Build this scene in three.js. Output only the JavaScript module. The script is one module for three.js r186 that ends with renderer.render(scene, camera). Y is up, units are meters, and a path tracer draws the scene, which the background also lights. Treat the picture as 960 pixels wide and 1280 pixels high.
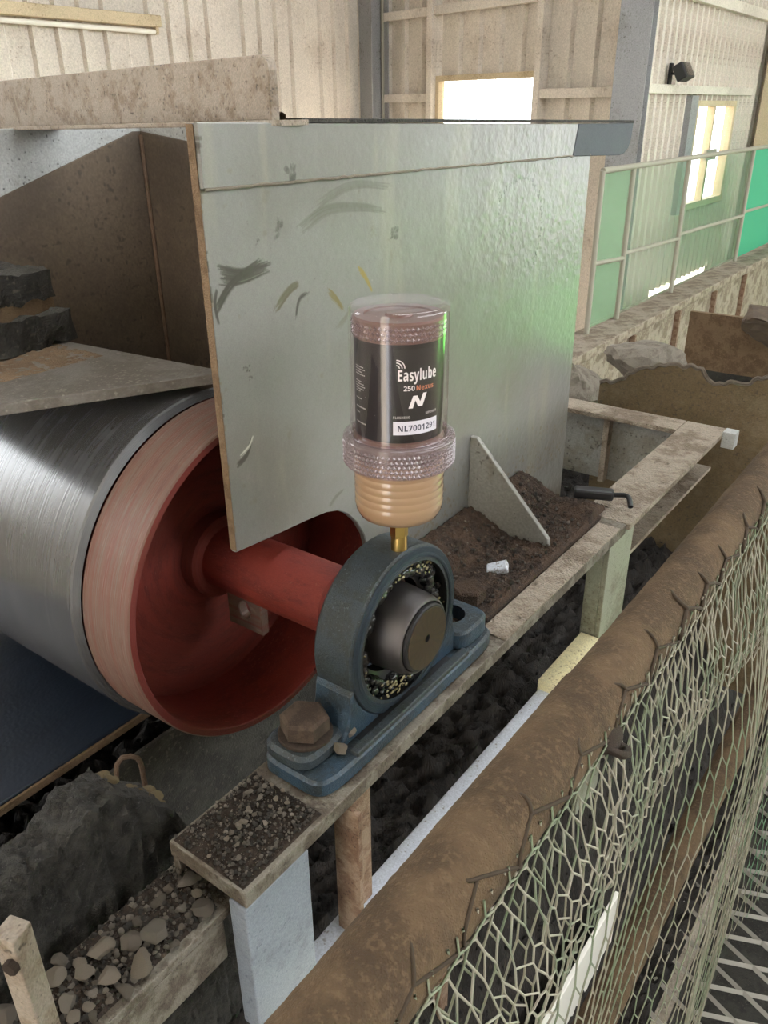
import * as THREE from 'three';
import { RoundedBoxGeometry } from 'three/addons/geometries/RoundedBoxGeometry.js';
import { mergeGeometries, mergeVertices } from 'three/addons/utils/BufferGeometryUtils.js';

// ------------------------------------------------------------------ camera, sky, exposure
const scene = new THREE.Scene();
const camera = new THREE.PerspectiveCamera(64.2, 960 / 1280, 0.02, 200);
camera.rotation.order = 'YXZ';
camera.rotation.set(THREE.MathUtils.degToRad(-26.26), THREE.MathUtils.degToRad(36.71), THREE.MathUtils.degToRad(-0.53));
camera.position.set(0, 1.45, 0);
scene.add(camera);
scene.background = new THREE.Color(0.93, 0.97, 1.0);          // even bright overcast sky
scene.backgroundIntensity = 9;
const sun = new THREE.DirectionalLight(new THREE.Color(1.0, .97, .92), 36);   // low sun beyond the far end of the shed
sun.position.set(.6, 13.6, -19.5); sun.target.position.set(.6, 0, 0); sun.castShadow = true; sun.shadow.mapSize.set(2048, 2048);
Object.assign(sun.shadow.camera, { left: -14, right: 14, top: 14, bottom: -14, near: 1, far: 60 }); scene.add(sun, sun.target);
const renderer = new THREE.WebGLRenderer({ antialias: true });
renderer.toneMapping = THREE.LinearToneMapping;
renderer.toneMappingExposure = 0.95;
renderer.shadowMap.enabled = true;

// ------------------------------------------------------------------ helpers
let seed = 12345;
const rnd = () => { seed = (seed * 1664525 + 1013904223) >>> 0; return seed / 4294967296; };
const rr = (a, b) => a + (b - a) * rnd();
const V = (x, y, z) => new THREE.Vector3(x, y, z);
const clamp = (x, a = 0, b = 1) => Math.min(b, Math.max(a, x));
const mixc = (a, b, t) => [a[0] + (b[0] - a[0]) * t, a[1] + (b[1] - a[1]) * t, a[2] + (b[2] - a[2]) * t];
const sstep = (a, b, x) => { const t = clamp((x - a) / (b - a)); return t * t * (3 - 2 * t); };
function hash(x, y, s) { let h = Math.imul(x, 374761393) ^ Math.imul(y, 668265263) ^ Math.imul(s, 1274126177); h = Math.imul(h ^ (h >>> 13), 1274126177); return ((h ^ (h >>> 16)) >>> 0) / 4294967296; }
function vn(x, y, px, py, s) {                                   // value noise, periodic in px, py cells
  const x0 = Math.floor(x), y0 = Math.floor(y), fx = x - x0, fy = y - y0, m = (a, n) => ((a % n) + n) % n;
  const u = fx * fx * (3 - 2 * fx), v = fy * fy * (3 - 2 * fy), X0 = m(x0, px), X1 = m(x0 + 1, px), Y0 = m(y0, py), Y1 = m(y0 + 1, py);
  const a = hash(X0, Y0, s), b = hash(X1, Y0, s), c = hash(X0, Y1, s), d = hash(X1, Y1, s);
  return a + (b - a) * u + (c - a) * v + (a - b - c + d) * u * v;
}
function fbm(u, v, fx, fy, oct, s, gain = 0.55) { let r = 0, a = 1, t = 0; for (let i = 0; i < oct; i++) { r += a * vn(u * fx, v * fy, fx, fy, s + i); t += a; a *= gain; fx *= 2; fy *= 2; } return r / t; }
const texCache = [];
function colorTex(n, fn, h = n) {
  const d = new Uint8Array(n * h * 4);
  for (let y = 0; y < h; y++) for (let x = 0; x < n; x++) { const c = fn((x + 0.5) / n, (y + 0.5) / h); const i = (y * n + x) * 4; d[i] = clamp(c[0], 0, 255); d[i + 1] = clamp(c[1], 0, 255); d[i + 2] = clamp(c[2], 0, 255); d[i + 3] = 255; }
  const t = new THREE.DataTexture(d, n, h); t.colorSpace = THREE.SRGBColorSpace; t.wrapS = t.wrapT = THREE.RepeatWrapping; t.magFilter = THREE.LinearFilter; t.needsUpdate = true; texCache.push(t); return t;
}
function greyTex(n, fn, h = n) {
  const d = new Uint8Array(n * h * 4);
  for (let y = 0; y < h; y++) for (let x = 0; x < n; x++) { const g = clamp(fn((x + 0.5) / n, (y + 0.5) / h)) * 255; const i = (y * n + x) * 4; d[i] = d[i + 1] = d[i + 2] = g; d[i + 3] = 255; }
  const t = new THREE.DataTexture(d, n, h); t.wrapS = t.wrapT = THREE.RepeatWrapping; t.magFilter = THREE.LinearFilter; t.needsUpdate = true; texCache.push(t); return t;
}
const rep = (t, s, s2 = s) => { const c = t.clone(); c.repeat.set(1 / s, 1 / s2); c.needsUpdate = true; return c; };   // the texture spans s metres
const std = (o) => new THREE.MeshStandardMaterial({ metalness: 0, roughness: 0.8, ...o });
const phy = (o) => new THREE.MeshPhysicalMaterial({ metalness: 0, roughness: 0.5, ...o });

// metric uv: every face takes the two axes across its main axis
function metric(g) {
  if (g.index) g = g.toNonIndexed();
  const p = g.attributes.position, uv = new Float32Array(p.count * 2), a = V(0, 0, 0), b = V(0, 0, 0), c = V(0, 0, 0);
  for (let i = 0; i < p.count; i += 3) {
    a.fromBufferAttribute(p, i); b.fromBufferAttribute(p, i + 1); c.fromBufferAttribute(p, i + 2);
    const n = b.clone().sub(a).cross(c.clone().sub(a)), x = Math.abs(n.x), y = Math.abs(n.y), z = Math.abs(n.z);
    [a, b, c].forEach((q, k) => { const s = x >= y && x >= z ? [q.z, q.y] : y >= z ? [q.x, q.z] : [q.x, q.y]; uv[(i + k) * 2] = s[0]; uv[(i + k) * 2 + 1] = s[1]; });
  }
  g.setAttribute('uv', new THREE.BufferAttribute(uv, 2));
  return g;
}
const flat = (g) => { g = g.index ? g.toNonIndexed() : g; g.computeVertexNormals(); return g; };
function bx(x0, x1, y0, y1, z0, z1, r = 0.0015) {                  // chamfered box between two corners
  const sx = Math.abs(x1 - x0), sy = Math.abs(y1 - y0), sz = Math.abs(z1 - z0), q = Math.min(r, sx / 3, sy / 3, sz / 3);
  const g = new RoundedBoxGeometry(sx, sy, sz, 1, q); g.translate((x0 + x1) / 2, (y0 + y1) / 2, (z0 + z1) / 2); return metric(g);
}
function merge(list) { return mergeGeometries(list.map((g) => { g = g.index ? g.toNonIndexed() : g; for (const k of Object.keys(g.attributes)) if (!['position', 'normal', 'uv', 'color'].includes(k)) g.deleteAttribute(k); if (!g.attributes.uv) metric(g); return g; })); }
// polygons standing in a plane, with thickness: 'x' = points are (z, y) thick along x, 'z' = (x, y) thick along z, 'y' = (x, z) thick along y
function plate(points, axis, at0, at1, bevel = 0.0008, holes = []) {
  const sign = axis === 'z' ? 1 : -1, s = new THREE.Shape(points.map(([a, b]) => new THREE.Vector2(axis === 'x' ? -a : a, axis === 'y' ? -b : b)));
  for (const h of holes) s.holes.push(new THREE.Path(h.map(([a, b]) => new THREE.Vector2(axis === 'x' ? -a : a, axis === 'y' ? -b : b))));
  const lo = Math.min(at0, at1), d = Math.abs(at1 - at0), bv = Math.min(bevel, d / 3);
  const g = new THREE.ExtrudeGeometry(s, { depth: d - 2 * bv, bevelEnabled: bv > 0, bevelThickness: bv, bevelSize: bv, bevelOffset: -bv, bevelSegments: 1, curveSegments: 10 });
  g.translate(0, 0, bv);
  if (axis === 'x') g.rotateY(Math.PI / 2).translate(lo, 0, 0);
  else if (axis === 'y') g.rotateX(-Math.PI / 2).translate(0, lo, 0);
  else g.translate(0, 0, lo);
  return metric(g);
}
// turned profile [[radius, along], ...] about an axis; uv.x runs round the circle in turns, uv.y in metres along the profile
function turned(profile, axis = 'y', seg = 64, angle0 = 0, angle = Math.PI * 2) {
  const g = new THREE.LatheGeometry(profile.map(([r, a]) => new THREE.Vector2(Math.max(r, 0.00001), a)), seg, angle0, angle);
  if (axis === 'x') g.rotateZ(-Math.PI / 2);
  if (axis === 'z') g.rotateX(Math.PI / 2);
  return g;
}
// a turned profile with crisp corners: every profile segment gets its own vertices
function crisp(profile, axis = 'y', seg = 64) {
  const list = [];
  for (let i = 0; i + 1 < profile.length; i++) { const g = new THREE.LatheGeometry([profile[i], profile[i + 1]].map(([r, a]) => new THREE.Vector2(Math.max(r, 0.00001), a)), seg); list.push(g.toNonIndexed()); }
  const g = mergeGeometries(list);
  if (axis === 'x') g.rotateZ(-Math.PI / 2);
  if (axis === 'z') g.rotateX(Math.PI / 2);
  return g;
}
function tube(points, r, sides = 8, segs = points.length * 4, closed = false) { return new THREE.TubeGeometry(new THREE.CatmullRomCurve3(points.map((p) => V(...p)), closed), segs, r, sides, closed); }
function rod(a, b, r, sides = 12) { a = V(...a); b = V(...b); const g = new THREE.CylinderGeometry(r, r, a.distanceTo(b), sides); g.applyQuaternion(new THREE.Quaternion().setFromUnitVectors(V(0, 1, 0), b.clone().sub(a).normalize())); g.translate((a.x + b.x) / 2, (a.y + b.y) / 2, (a.z + b.z) / 2); return g; }
function n3(x, y, z, s) { return (vn(x + 31.7 * z, y + 17.3 * z, 4096, 4096, s) + vn(y - 11.1 * x + 100, z + 7.7 * x + 100, 4096, 4096, s + 7) + vn(z + 50, x + 60, 4096, 4096, s + 13)) / 3 - 0.5; }
// an angular broken stone: an icosahedron cut by a few planes, then roughened
function stoneGeo(s, detail = 2, cuts = 7, rough = 0.12, sq = [1, 0.75, 0.85]) {
  const keep = seed; seed = s * 7919 + 17;
  const planes = []; for (let i = 0; i < cuts; i++) { const n = V(rr(-1, 1), rr(-1, 1), rr(-1, 1)).normalize(); planes.push([n, rr(0.42, 0.74)]); }
  seed = keep;
  const g = mergeVertices(new THREE.IcosahedronGeometry(1, detail).deleteAttribute('uv').deleteAttribute('normal')), p = g.attributes.position, v = V(0, 0, 0);
  for (let i = 0; i < p.count; i++) {
    v.fromBufferAttribute(p, i);
    for (const [n, d] of planes) { const k = v.dot(n); if (k > d) v.addScaledVector(n, d - k); }
    v.multiplyScalar(1 + rough * n3(v.x * 2.5 + s, v.y * 2.5, v.z * 2.5, s));
    p.setXYZ(i, v.x * sq[0], v.y * sq[1], v.z * sq[2]);
  }
  return metric(flat(g));
}
const names = {};
const numbered = (n) => { const k = names[n] = (names[n] ?? -1) + 1; return k ? n + '_' + String(k).padStart(3, '0') : n; };
function mesh(name, geo, mat, parent, label) {
  const m = new THREE.Mesh(geo, mat); m.name = parent ? name : numbered(name); m.castShadow = m.receiveShadow = true;
  if (label) m.userData.label = label;
  (parent ?? scene).add(m);
  return m;
}
function thing(name, label, category, at = [0, 0, 0], group) {
  const o = new THREE.Group(); o.name = numbered(name); o.position.set(...at); o.userData = { label, category }; if (group) o.userData.group = group; scene.add(o); return o;
}
function solo(name, geo, mat, label, category, group) { const m = mesh(name, geo, mat); m.userData = { label, category }; if (group) m.userData.group = group; return m; }
function struct(name, label, category) { const o = new THREE.Group(); o.name = numbered(name); o.userData = { kind: 'structure', label, category }; scene.add(o); return o; }

// ------------------------------------------------------------------ materials
const grain = greyTex(512, (u, v) => 0.55 * fbm(u, v, 24, 24, 5, 3, 0.7) + 0.45 * vn(u * 180, v * 180, 180, 180, 9));
const bumps = greyTex(512, (u, v) => fbm(u, v, 8, 8, 6, 21, 0.65));
const fineB = greyTex(512, (u, v) => 0.5 * vn(u * 200, v * 200, 200, 200, 5) + 0.5 * fbm(u, v, 40, 40, 3, 15));
const dirtyTex = (base, dirt, speck, cover, s, fx = 6) => colorTex(512, (u, v) => {
  const a = fbm(u, v, fx, fx, 6, s, 0.62), b = fbm(u, v, 48, 48, 3, s + 30), c = fbm(u, v, 3, 3, 3, s + 60);
  let col = mixc(base, dirt, sstep(cover - 0.10, cover + 0.16, a * 0.75 + b * 0.25));
  col = mixc(col, speck, sstep(0.66, 0.80, fbm(u, v, 96, 96, 2, s + 90) * 0.7 + a * 0.3) * 0.75);
  const k = 0.92 + 0.12 * c + 0.14 * (vn(u * 256, v * 256, 256, 256, s + 5) - 0.5);
  return [col[0] * k, col[1] * k, col[2] * k];
});
const T = {
  grey: dirtyTex([150, 149, 143], [132, 127, 116], [78, 74, 68], 0.58, 101),
  bar: dirtyTex([158, 146, 132], [128, 112, 94], [74, 66, 58], 0.56, 111, 10),
  chute: dirtyTex([92, 80, 68], [104, 90, 74], [70, 62, 54], 0.5, 121, 4),
  pale: dirtyTex([176, 178, 176], [150, 148, 142], [48, 46, 46], 0.62, 131),
  red: dirtyTex([122, 45, 34], [104, 36, 27], [142, 80, 66], 0.52, 141),
  dust: dirtyTex([122, 101, 78], [102, 82, 61], [140, 118, 94], 0.50, 151, 8),
  soil: dirtyTex([58, 47, 37], [44, 35, 27], [96, 82, 66], 0.46, 161, 12),
  deck: dirtyTex([74, 57, 44], [54, 42, 33], [112, 94, 76], 0.5, 171, 10),
  stone: dirtyTex([158, 148, 134], [126, 115, 102], [90, 82, 74], 0.5, 181, 5),
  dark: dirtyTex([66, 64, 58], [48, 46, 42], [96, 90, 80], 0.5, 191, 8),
  steelblue: dirtyTex([146, 154, 164], [128, 135, 144], [104, 112, 124], 0.60, 201, 5),
  greenpost: dirtyTex([150, 152, 134], [126, 124, 106], [92, 84, 68], 0.58, 211),
  rusty: dirtyTex([150, 128, 108], [120, 92, 72], [80, 58, 46], 0.48, 221, 10),
  flange: dirtyTex([128, 122, 110], [92, 82, 70], [62, 54, 46], 0.48, 231, 12),
  blue: dirtyTex([54, 74, 90], [46, 54, 58], [96, 110, 118], 0.48, 241, 6),
  bluegrime: dirtyTex([54, 64, 70], [48, 53, 52], [104, 116, 120], 0.5, 251, 6),
  wallcream: dirtyTex([218, 209, 197], [204, 193, 180], [178, 164, 148], 0.6, 261, 4),
    wallgrey: dirtyTex([162, 156, 154], [148, 140, 136], [120, 110, 104], 0.6, 271, 4),
  concrete: dirtyTex([150, 141, 128], [128, 119, 106], [80, 74, 66], 0.5, 281, 6),
  ridge: dirtyTex([164, 152, 136], [128, 114, 98], [92, 82, 70], 0.5, 291, 10),
};
const M = {};
for (const [k, size, rough, bump] of [['grey', .5, .55, .0006], ['bar', .3, .7, .001], ['chute', .6, .75, .0006], ['pale', .4, .6, .0004], ['red', .3, .55, .0005], ['dust', .25, .95, .0012], ['soil', .35, .95, .0025], ['deck', .3, .95, .003],
  ['stone', .05, .85, .0014], ['dark', .4, .85, .002], ['steelblue', .25, .45, .0004], ['greenpost', .25, .55, .0006], ['rusty', .2, .8, .001], ['flange', .22, .75, .001], ['blue', .2, .38, .0008], ['bluegrime', .14, .45, .001],
  ['wallcream', 1.6, .6, .0006], ['wallgrey', 1.6, .6, .0006],  ['concrete', 1.2, .9, .004], ['ridge', .5, .9, .004]])
  M[k] = std({ map: rep(T[k], size), roughness: rough, bumpMap: rep(grain, size * .6), bumpScale: bump });

// large plate: own print of scuffs, grease and weld spatter, uv spans z -0.46..-1.42 and y 0.78..1.46
const PZ = -0.46, PW = 0.96, PY = 0.78, PH = 0.68;
function plateCanvas() {
  const W = 1440, H = 1020, c = document.createElement('canvas'); c.width = W; c.height = H; const g = c.getContext('2d');
  const im = g.createImageData(W, H);
  for (let y = 0; y < H; y++) for (let x = 0; x < W; x++) {
    const u = x / W, v = y / H, a = fbm(u, v, 5, 4, 5, 401), b = fbm(u, v, 70, 50, 3, 411), d = fbm(u, v, 30, 3, 4, 421);
    let col = mixc([125, 124, 120], [115, 112, 106], sstep(0.40, 0.7, a));
    col = mixc(col, [158, 153, 130], sstep(0.55, 0.8, d) * 0.3);
    col = mixc(col, [112, 106, 92], sstep(0.72, 0.84, b * .8 + a * .2) * 0.5);
    const k = 0.96 + 0.08 * hash(x, y, 5); const i = (y * W + x) * 4;
    im.data[i] = col[0] * k; im.data[i + 1] = col[1] * k; im.data[i + 2] = col[2] * k; im.data[i + 3] = 255;
  }
  g.putImageData(im, 0, 0);
  const P = (z, y) => [(PZ - z) / PW * W, (PY + PH - y) / PH * H], keep = seed; seed = 777;
  const smear = (pts, width, color, alpha, n = 26) => {          // dry brush: many thin strokes side by side
    for (let k = 0; k < n; k++) {
      const o = rr(-0.5, 0.5) * width, o2 = rr(-0.5, 0.5) * width * 0.4; g.beginPath(); g.strokeStyle = color; g.globalAlpha = alpha * rr(0.25, 1); g.lineWidth = rr(0.6, 2.6);
      const t0 = rr(0, 0.25), t1 = rr(0.7, 1), q = pts.map(([z, y]) => P(z, y)), cv = new THREE.CatmullRomCurve3(q.map(([a, b]) => V(a, b, 0)));
      for (let i = 0; i <= 12; i++) { const p = cv.getPoint(t0 + (t1 - t0) * i / 12); const x = p.x + o2, y = p.y + o * (1 - 0.4 * i / 12); i ? g.lineTo(x, y) : g.moveTo(x, y); }
      g.stroke();
    }
    g.globalAlpha = 1;
  };
  const blot = (z, y, r, color, alpha, n = 14) => { const [cx, cy] = P(z, y); for (let k = 0; k < n; k++) { g.globalAlpha = alpha * rr(0.3, 1); g.fillStyle = color; g.beginPath(); g.ellipse(cx + rr(-1, 1) * r, cy + rr(-1, 1) * r, r * rr(0.2, 0.7), r * rr(0.15, 0.5), rr(0, 3), 0, 6.3); g.fill(); } g.globalAlpha = 1; };
  const K = '#38352f';
  smear([[-.494, 1.324], [-.520, 1.318], [-.560, 1.322]], 26, K, .75, 60); smear([[-.487, 1.292], [-.508, 1.312], [-.553, 1.330]], 16, K, .7, 40);
  smear([[-.560, 1.280], [-.585, 1.297], [-.597, 1.300]], 16, '#57503f', .7, 34); smear([[-.590, 1.268], [-.597, 1.285], [-.612, 1.290]], 10, K, .5, 20);
  smear([[-.639, 1.286], [-.652, 1.276], [-.664, 1.262]], 14, '#6e6036', .7, 30); smear([[-.689, 1.303], [-.702, 1.290], [-.714, 1.272]], 10, '#8a7838', .8, 26);
  smear([[-.650, 1.245], [-.668, 1.255], [-.678, 1.268]], 10, '#6d6a5e', .5, 18);
  smear([[-.598, 1.346], [-.640, 1.362], [-.700, 1.360], [-.745, 1.352]], 18, '#5b584f', .42, 40); smear([[-.620, 1.366], [-.680, 1.382], [-.752, 1.376]], 14, '#5b584f', .4, 32);
  smear([[-.494, 1.144], [-.508, 1.150], [-.519, 1.167]], 9, K, .7, 26); smear([[-.500, 1.152], [-.513, 1.158], [-.521, 1.168]], 6, '#c9c6ba', .6, 12);
  smear([[-.624, 1.045], [-.640, 1.056], [-.655, 1.060]], 8, '#5b584f', .5, 14); smear([[-.490, 1.280], [-.488, 1.300], [-.492, 1.312]], 8, K, .6, 18);
  blot(-.588, 1.398, 9, K, .7); blot(-.576, 1.357, 7, K, .5, 9); blot(-.573, 1.350, 8, K, .35, 7); blot(-.755, 1.330, 9, K, .6); blot(-.521, 1.234, 4, K, .8, 8); blot(-.523, 1.224, 3, K, .8, 5);
  blot(-.516, 1.236, 2.5, K, .8, 3); blot(-.545, 1.345, 4, K, .6, 5); blot(-.62, 1.30, 2.5, K, .6, 3);
  for (let i = 0; i < 34; i++) { const a = -0.9 + i / 33 * 3.5, z = -1.045 - .062 * Math.cos(a) * -1 - .0, y = 1.295 - .072 * Math.sin(a - 1.5); blot(-1.034 - .075 * Math.sin(a * .9 + .1), 1.292 + .076 * Math.cos(a * .9), rr(2.5, 6.5), '#2e2b26', .75, 5); }
  for (let i = 0; i < 12; i++) blot(-.980 - .012 * (i / 12) + rr(-.003, .003), 1.358 - .06 * i / 12, rr(1.5, 4), '#2e2b26', .7, 4);
  for (let i = 0; i < 220; i++) blot(rr(-.47, -1.25), rr(.98, 1.43), rr(.6, 2.2), i % 3 ? '#4b463c' : '#d2cfc4', .6, 2);
  g.globalAlpha = .5; for (let i = 0; i < 40; i++) { const [x, y] = P(-.482, rr(1.05, 1.44)); g.fillStyle = i % 2 ? '#7a6a52' : '#40382e'; g.fillRect(x, y, rr(2, 7), rr(3, 16)); }
  for (let i = 0; i < 500; i++) { const z = rr(-.72, -1.26), [x, y] = P(z, .905 + .12 * rnd() * rnd()); g.globalAlpha = .5; g.fillStyle = i % 2 ? '#6b5a45' : '#7b6a52'; g.beginPath(); g.ellipse(x, y, rr(1, 6), rr(1, 4), rr(0, 3), 0, 6.3); g.fill(); }
  g.globalAlpha = 1; seed = keep;
  const t = new THREE.CanvasTexture(c); t.colorSpace = THREE.SRGBColorSpace; return t;
}
const plateBump = greyTex(1024, (u, v) => { const z = .46 + u * PW, k = sstep(.80, 1.05, z); return 0.5 + (0.22 + 0.5 * k) * (0.65 * fbm(u, v, 120, 85, 3, 431) + 0.35 * fbm(u, v, 44, 20, 3, 441) - 0.5) + 0.12 * (fbm(u, v, 4, 3, 3, 451) - 0.5); }, 720);
M.plate = phy({ map: plateCanvas(), roughness: .34, ior: 1.6, bumpMap: plateBump, bumpScale: .0016 });
M.plateWeld = std({ map: rep(T.bar, .3), roughness: .5, bumpMap: rep(grain, .1), bumpScale: .0006 });
const plateUV = (g) => { const p = g.attributes.position, u = g.attributes.uv; for (let i = 0; i < p.count; i++) u.setXY(i, (PZ - p.getZ(i)) / PW, (p.getY(i) - PY) / PH); return g; };

M.shellRed = std({ map: rep(colorTex(1024, (u, v) => {               // u round the drum, v along it: dust rubbed in streaks round the rim
  const a = fbm(u, v, 6, 90, 4, 501), b = fbm(u, v, 14, 5, 4, 511), c = fbm(u, v, 60, 60, 3, 521);
  let col = mixc([124, 72, 60], [120, 102, 90], sstep(.32, .58, a * .6 + b * .4)); col = mixc(col, [106, 54, 44], sstep(.60, .75, b) * .5); col = mixc(col, [152, 139, 126], sstep(.66, .76, c) * .5); return col;
}, 512), 1, .4), roughness: .5, bumpMap: rep(grain, .15), bumpScale: .0004 });
M.rubber = phy({ ior: 2.0, map: rep(colorTex(1024, (u, v) => { const a = fbm(u, v, 6, 60, 4, 531), b = fbm(u, v, 60, 6, 4, 541), c = 66 + 26 * (a - .5) + 14 * (b - .5); return [c, c * 1.0, c * 1.02]; }, 512), 1, .5), roughness: .25, bumpMap: rep(greyTex(512, (u, v) => fbm(u, v, 5, 80, 4, 551)), 1, .4), bumpScale: .00012 });
M.belt = std({ map: rep(colorTex(512, (u, v) => { const a = fbm(u, v, 40, 4, 4, 561), b = fbm(u, v, 8, 8, 4, 571); return mixc([16, 25, 38], [30, 41, 55], a * .6 + b * .4); }), .8), roughness: .42, bumpMap: rep(grain, .5), bumpScale: .0004 });
M.grease = phy({ color: new THREE.Color(0.010, 0.010, 0.009), roughness: .12, clearcoat: 1, clearcoatRoughness: .08, bumpMap: rep(bumps, .05), bumpScale: .002 });
M.amberGrease = phy({ color: new THREE.Color(.26, .22, .10), roughness: .12, clearcoat: 1, clearcoatRoughness: .08 });
M.steel = std({ color: new THREE.Color(.135, .125, .125), metalness: .8, roughness: .36, bumpMap: rep(fineB, .03), bumpScale: .0001 });
M.shaftEnd = std({ map: rep(dirtyTex([92, 72, 52], [66, 56, 48], [128, 104, 70], .48, 301, 5), .06), metalness: .35, roughness: .5, bumpMap: rep(grain, .05), bumpScale: .0003 });
M.brass = std({ color: new THREE.Color(.72, .50, .18), metalness: 1, roughness: .28 });
M.clear = phy({ color: new THREE.Color(.97, .94, .95), transmission: 1, thickness: 0, roughness: .03, ior: 1.5 });
M.smoky = phy({ color: new THREE.Color(.72, .64, .66), transmission: .82, thickness: 0, roughness: .10, ior: 1.5, specularIntensity: 1 });
M.amber = phy({ color: new THREE.Color(.38, .245, .145), roughness: .30, clearcoat: 1, clearcoatRoughness: .06 });
M.brownCap = phy({ color: new THREE.Color(.17, .10, .085), roughness: .35, clearcoat: .6, clearcoatRoughness: .1 });
M.webRed = std({ map: rep(T.red, .35), roughness: .6, bumpMap: rep(grain, .2), bumpScale: .0004 });
M.pipeDust = std({ map: rep(colorTex(1024, (u, v) => {
  const a = fbm(u, v, 8, 8, 6, 601, .62), b = fbm(u, v, 90, 90, 3, 611), c = fbm(u, v, 3, 12, 4, 621); let col = mixc([98, 79, 57], [77, 61, 43], sstep(.36, .68, a)); col = mixc(col, [113, 94, 71], sstep(.52, .80, b) * .6); col = mixc(col, [66, 52, 38], sstep(.60, .85, c) * .45); return col;
}), .22), roughness: .97, bumpMap: rep(grain, .12), bumpScale: .0012 });
M.pipeCaked = M.pipeDust;
M.net = std({ vertexColors: true, roughness: .75 });
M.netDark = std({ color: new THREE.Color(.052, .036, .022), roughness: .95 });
M.galv = std({ color: new THREE.Color(.36, .34, .30), metalness: .4, roughness: .55 });
M.pitSoil = std({ map: rep(dirtyTex([36, 30, 24], [26, 22, 18], [70, 60, 50], .5, 371, 12), .3), roughness: .9, bumpMap: rep(grain, .2), bumpScale: .003 });
M.sunlitCream = std({ map: rep(dirtyTex([246, 236, 190], [238, 226, 176], [168, 150, 110], .62, 311, 5), .3), roughness: .5 });  // cream kept very bright to stand for sunlight on the guard angle
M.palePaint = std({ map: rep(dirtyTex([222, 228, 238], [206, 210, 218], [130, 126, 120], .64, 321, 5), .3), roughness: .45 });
M.lip = std({ map: rep(dirtyTex([116, 111, 104], [98, 91, 82], [148, 142, 132], .5, 391, 8), .3), roughness: .55, bumpMap: rep(grain, .2), bumpScale: .0006 });
M.boulder = std({ map: rep(dirtyTex([64, 61, 55], [42, 40, 35], [104, 102, 98], .48, 401, 14), .12), roughness: .8, bumpMap: rep(grain, .07), bumpScale: .004 });
M.torn = std({ map: rep(dirtyTex([122, 107, 84], [108, 92, 66], [84, 74, 60], .48, 411, 4), .5), roughness: .8, bumpMap: rep(grain, .3), bumpScale: .001 });
M.tabPaint = std({ map: rep(dirtyTex([82, 87, 94], [74, 78, 84], [96, 98, 100], .6, 331, 5), .3), roughness: .7 });
M.columnPaint = std({ map: rep(dirtyTex([156, 156, 157], [142, 141, 139], [90, 88, 84], .6, 341, 5), 1), roughness: .55 });
M.creamCol = std({ map: rep(dirtyTex([206, 188, 156], [190, 170, 138], [150, 130, 104], .6, 351, 4), 1), roughness: .6 });
M.greenMesh = phy({ color: new THREE.Color(.28, .44, .28), transparent: true, opacity: .17, roughness: .7 });
M.greenMeshDense = phy({ color: new THREE.Color(.26, .46, .26), transparent: true, opacity: .34, roughness: .7 });
M.teal = phy({ color: new THREE.Color(.05, .45, .26), transparent: true, opacity: .75, roughness: .7 });
M.railPaint = std({ color: new THREE.Color(.34, .32, .26), roughness: .6 });
M.black = std({ color: new THREE.Color(.02, .02, .022), roughness: .5 });
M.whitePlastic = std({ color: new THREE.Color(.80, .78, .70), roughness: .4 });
M.glass = phy({ color: new THREE.Color(.97, .98, .98), transmission: 1, thickness: 0, roughness: .02, ior: 1.45 });
M.rustbolt = std({ map: rep(dirtyTex([88, 73, 60], [70, 56, 46], [112, 95, 78], .46, 361, 6), .06), roughness: .9, bumpMap: rep(grain, .05), bumpScale: .0008 });

// ------------------------------------------------------------------ building
const SHEET_T = 0.004;
// a corrugated wall between floor and eaves: sheets are parts, openings [s0, s1, y0, y1] stay free
function wall(name, label, from, to, y0, y1, mat, pitch, openings, inward) {
  const o = struct(name, label, 'wall'), L = Math.hypot(to[0] - from[0], to[1] - from[1]); o.position.set(from[0], 0, from[1]); o.rotation.y = Math.atan2(-(to[1] - from[1]), to[0] - from[0]);
  const cuts = new Set([0, L]); for (const [a, b] of openings) { cuts.add(clamp(a, 0, L)); cuts.add(clamp(b, 0, L)); } for (let s = 1.05; s < L - .3; s += 1.05) if (![...cuts].some((c) => Math.abs(c - s) < .3)) cuts.add(s);
  const xs = [...cuts].sort((a, b) => a - b), g1 = pitch * .30, gd = Math.min(.04, pitch * .22) * -inward;
  for (let i = 0; i + 1 < xs.length; i++) {
    const a = xs[i] + .001, b = xs[i + 1] - .001, pts = [[a, 0]];
    for (let k = Math.ceil(a / pitch); k * pitch < b; k++) { const c = k * pitch; for (const [dx, d] of [[-g1 / 2, 0], [-g1 / 3, gd], [g1 / 3, gd], [g1 / 2, 0]]) if (c + dx > a && c + dx < b) pts.push([c + dx, d]); }
    pts.push([b, 0]);
    const outline = [...pts, ...pts.slice().reverse().map(([x, d]) => [x, d - SHEET_T * inward])];
    const bands = [[y0, y1]]; for (const [oa, ob, ya, yb] of openings) if (oa < b && ob > a && !(ob <= a + .01 || oa >= b - .01)) { const last = bands.pop(); if (ya > last[0]) bands.push([last[0], ya]); if (yb < last[1]) bands.push([yb, last[1]]); }
    for (const [p, q] of bands) { const sh = new THREE.Shape(outline.map(([x, d]) => new THREE.Vector2(x, -d))); const g = new THREE.ExtrudeGeometry(sh, { depth: q - p, bevelEnabled: false }); g.rotateX(-Math.PI / 2).translate(0, p, 0); mesh('wall_sheet', metric(g), mat, o); }
  }
  return o;
}
const YG = -2.2, YE = 5.4;
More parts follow.
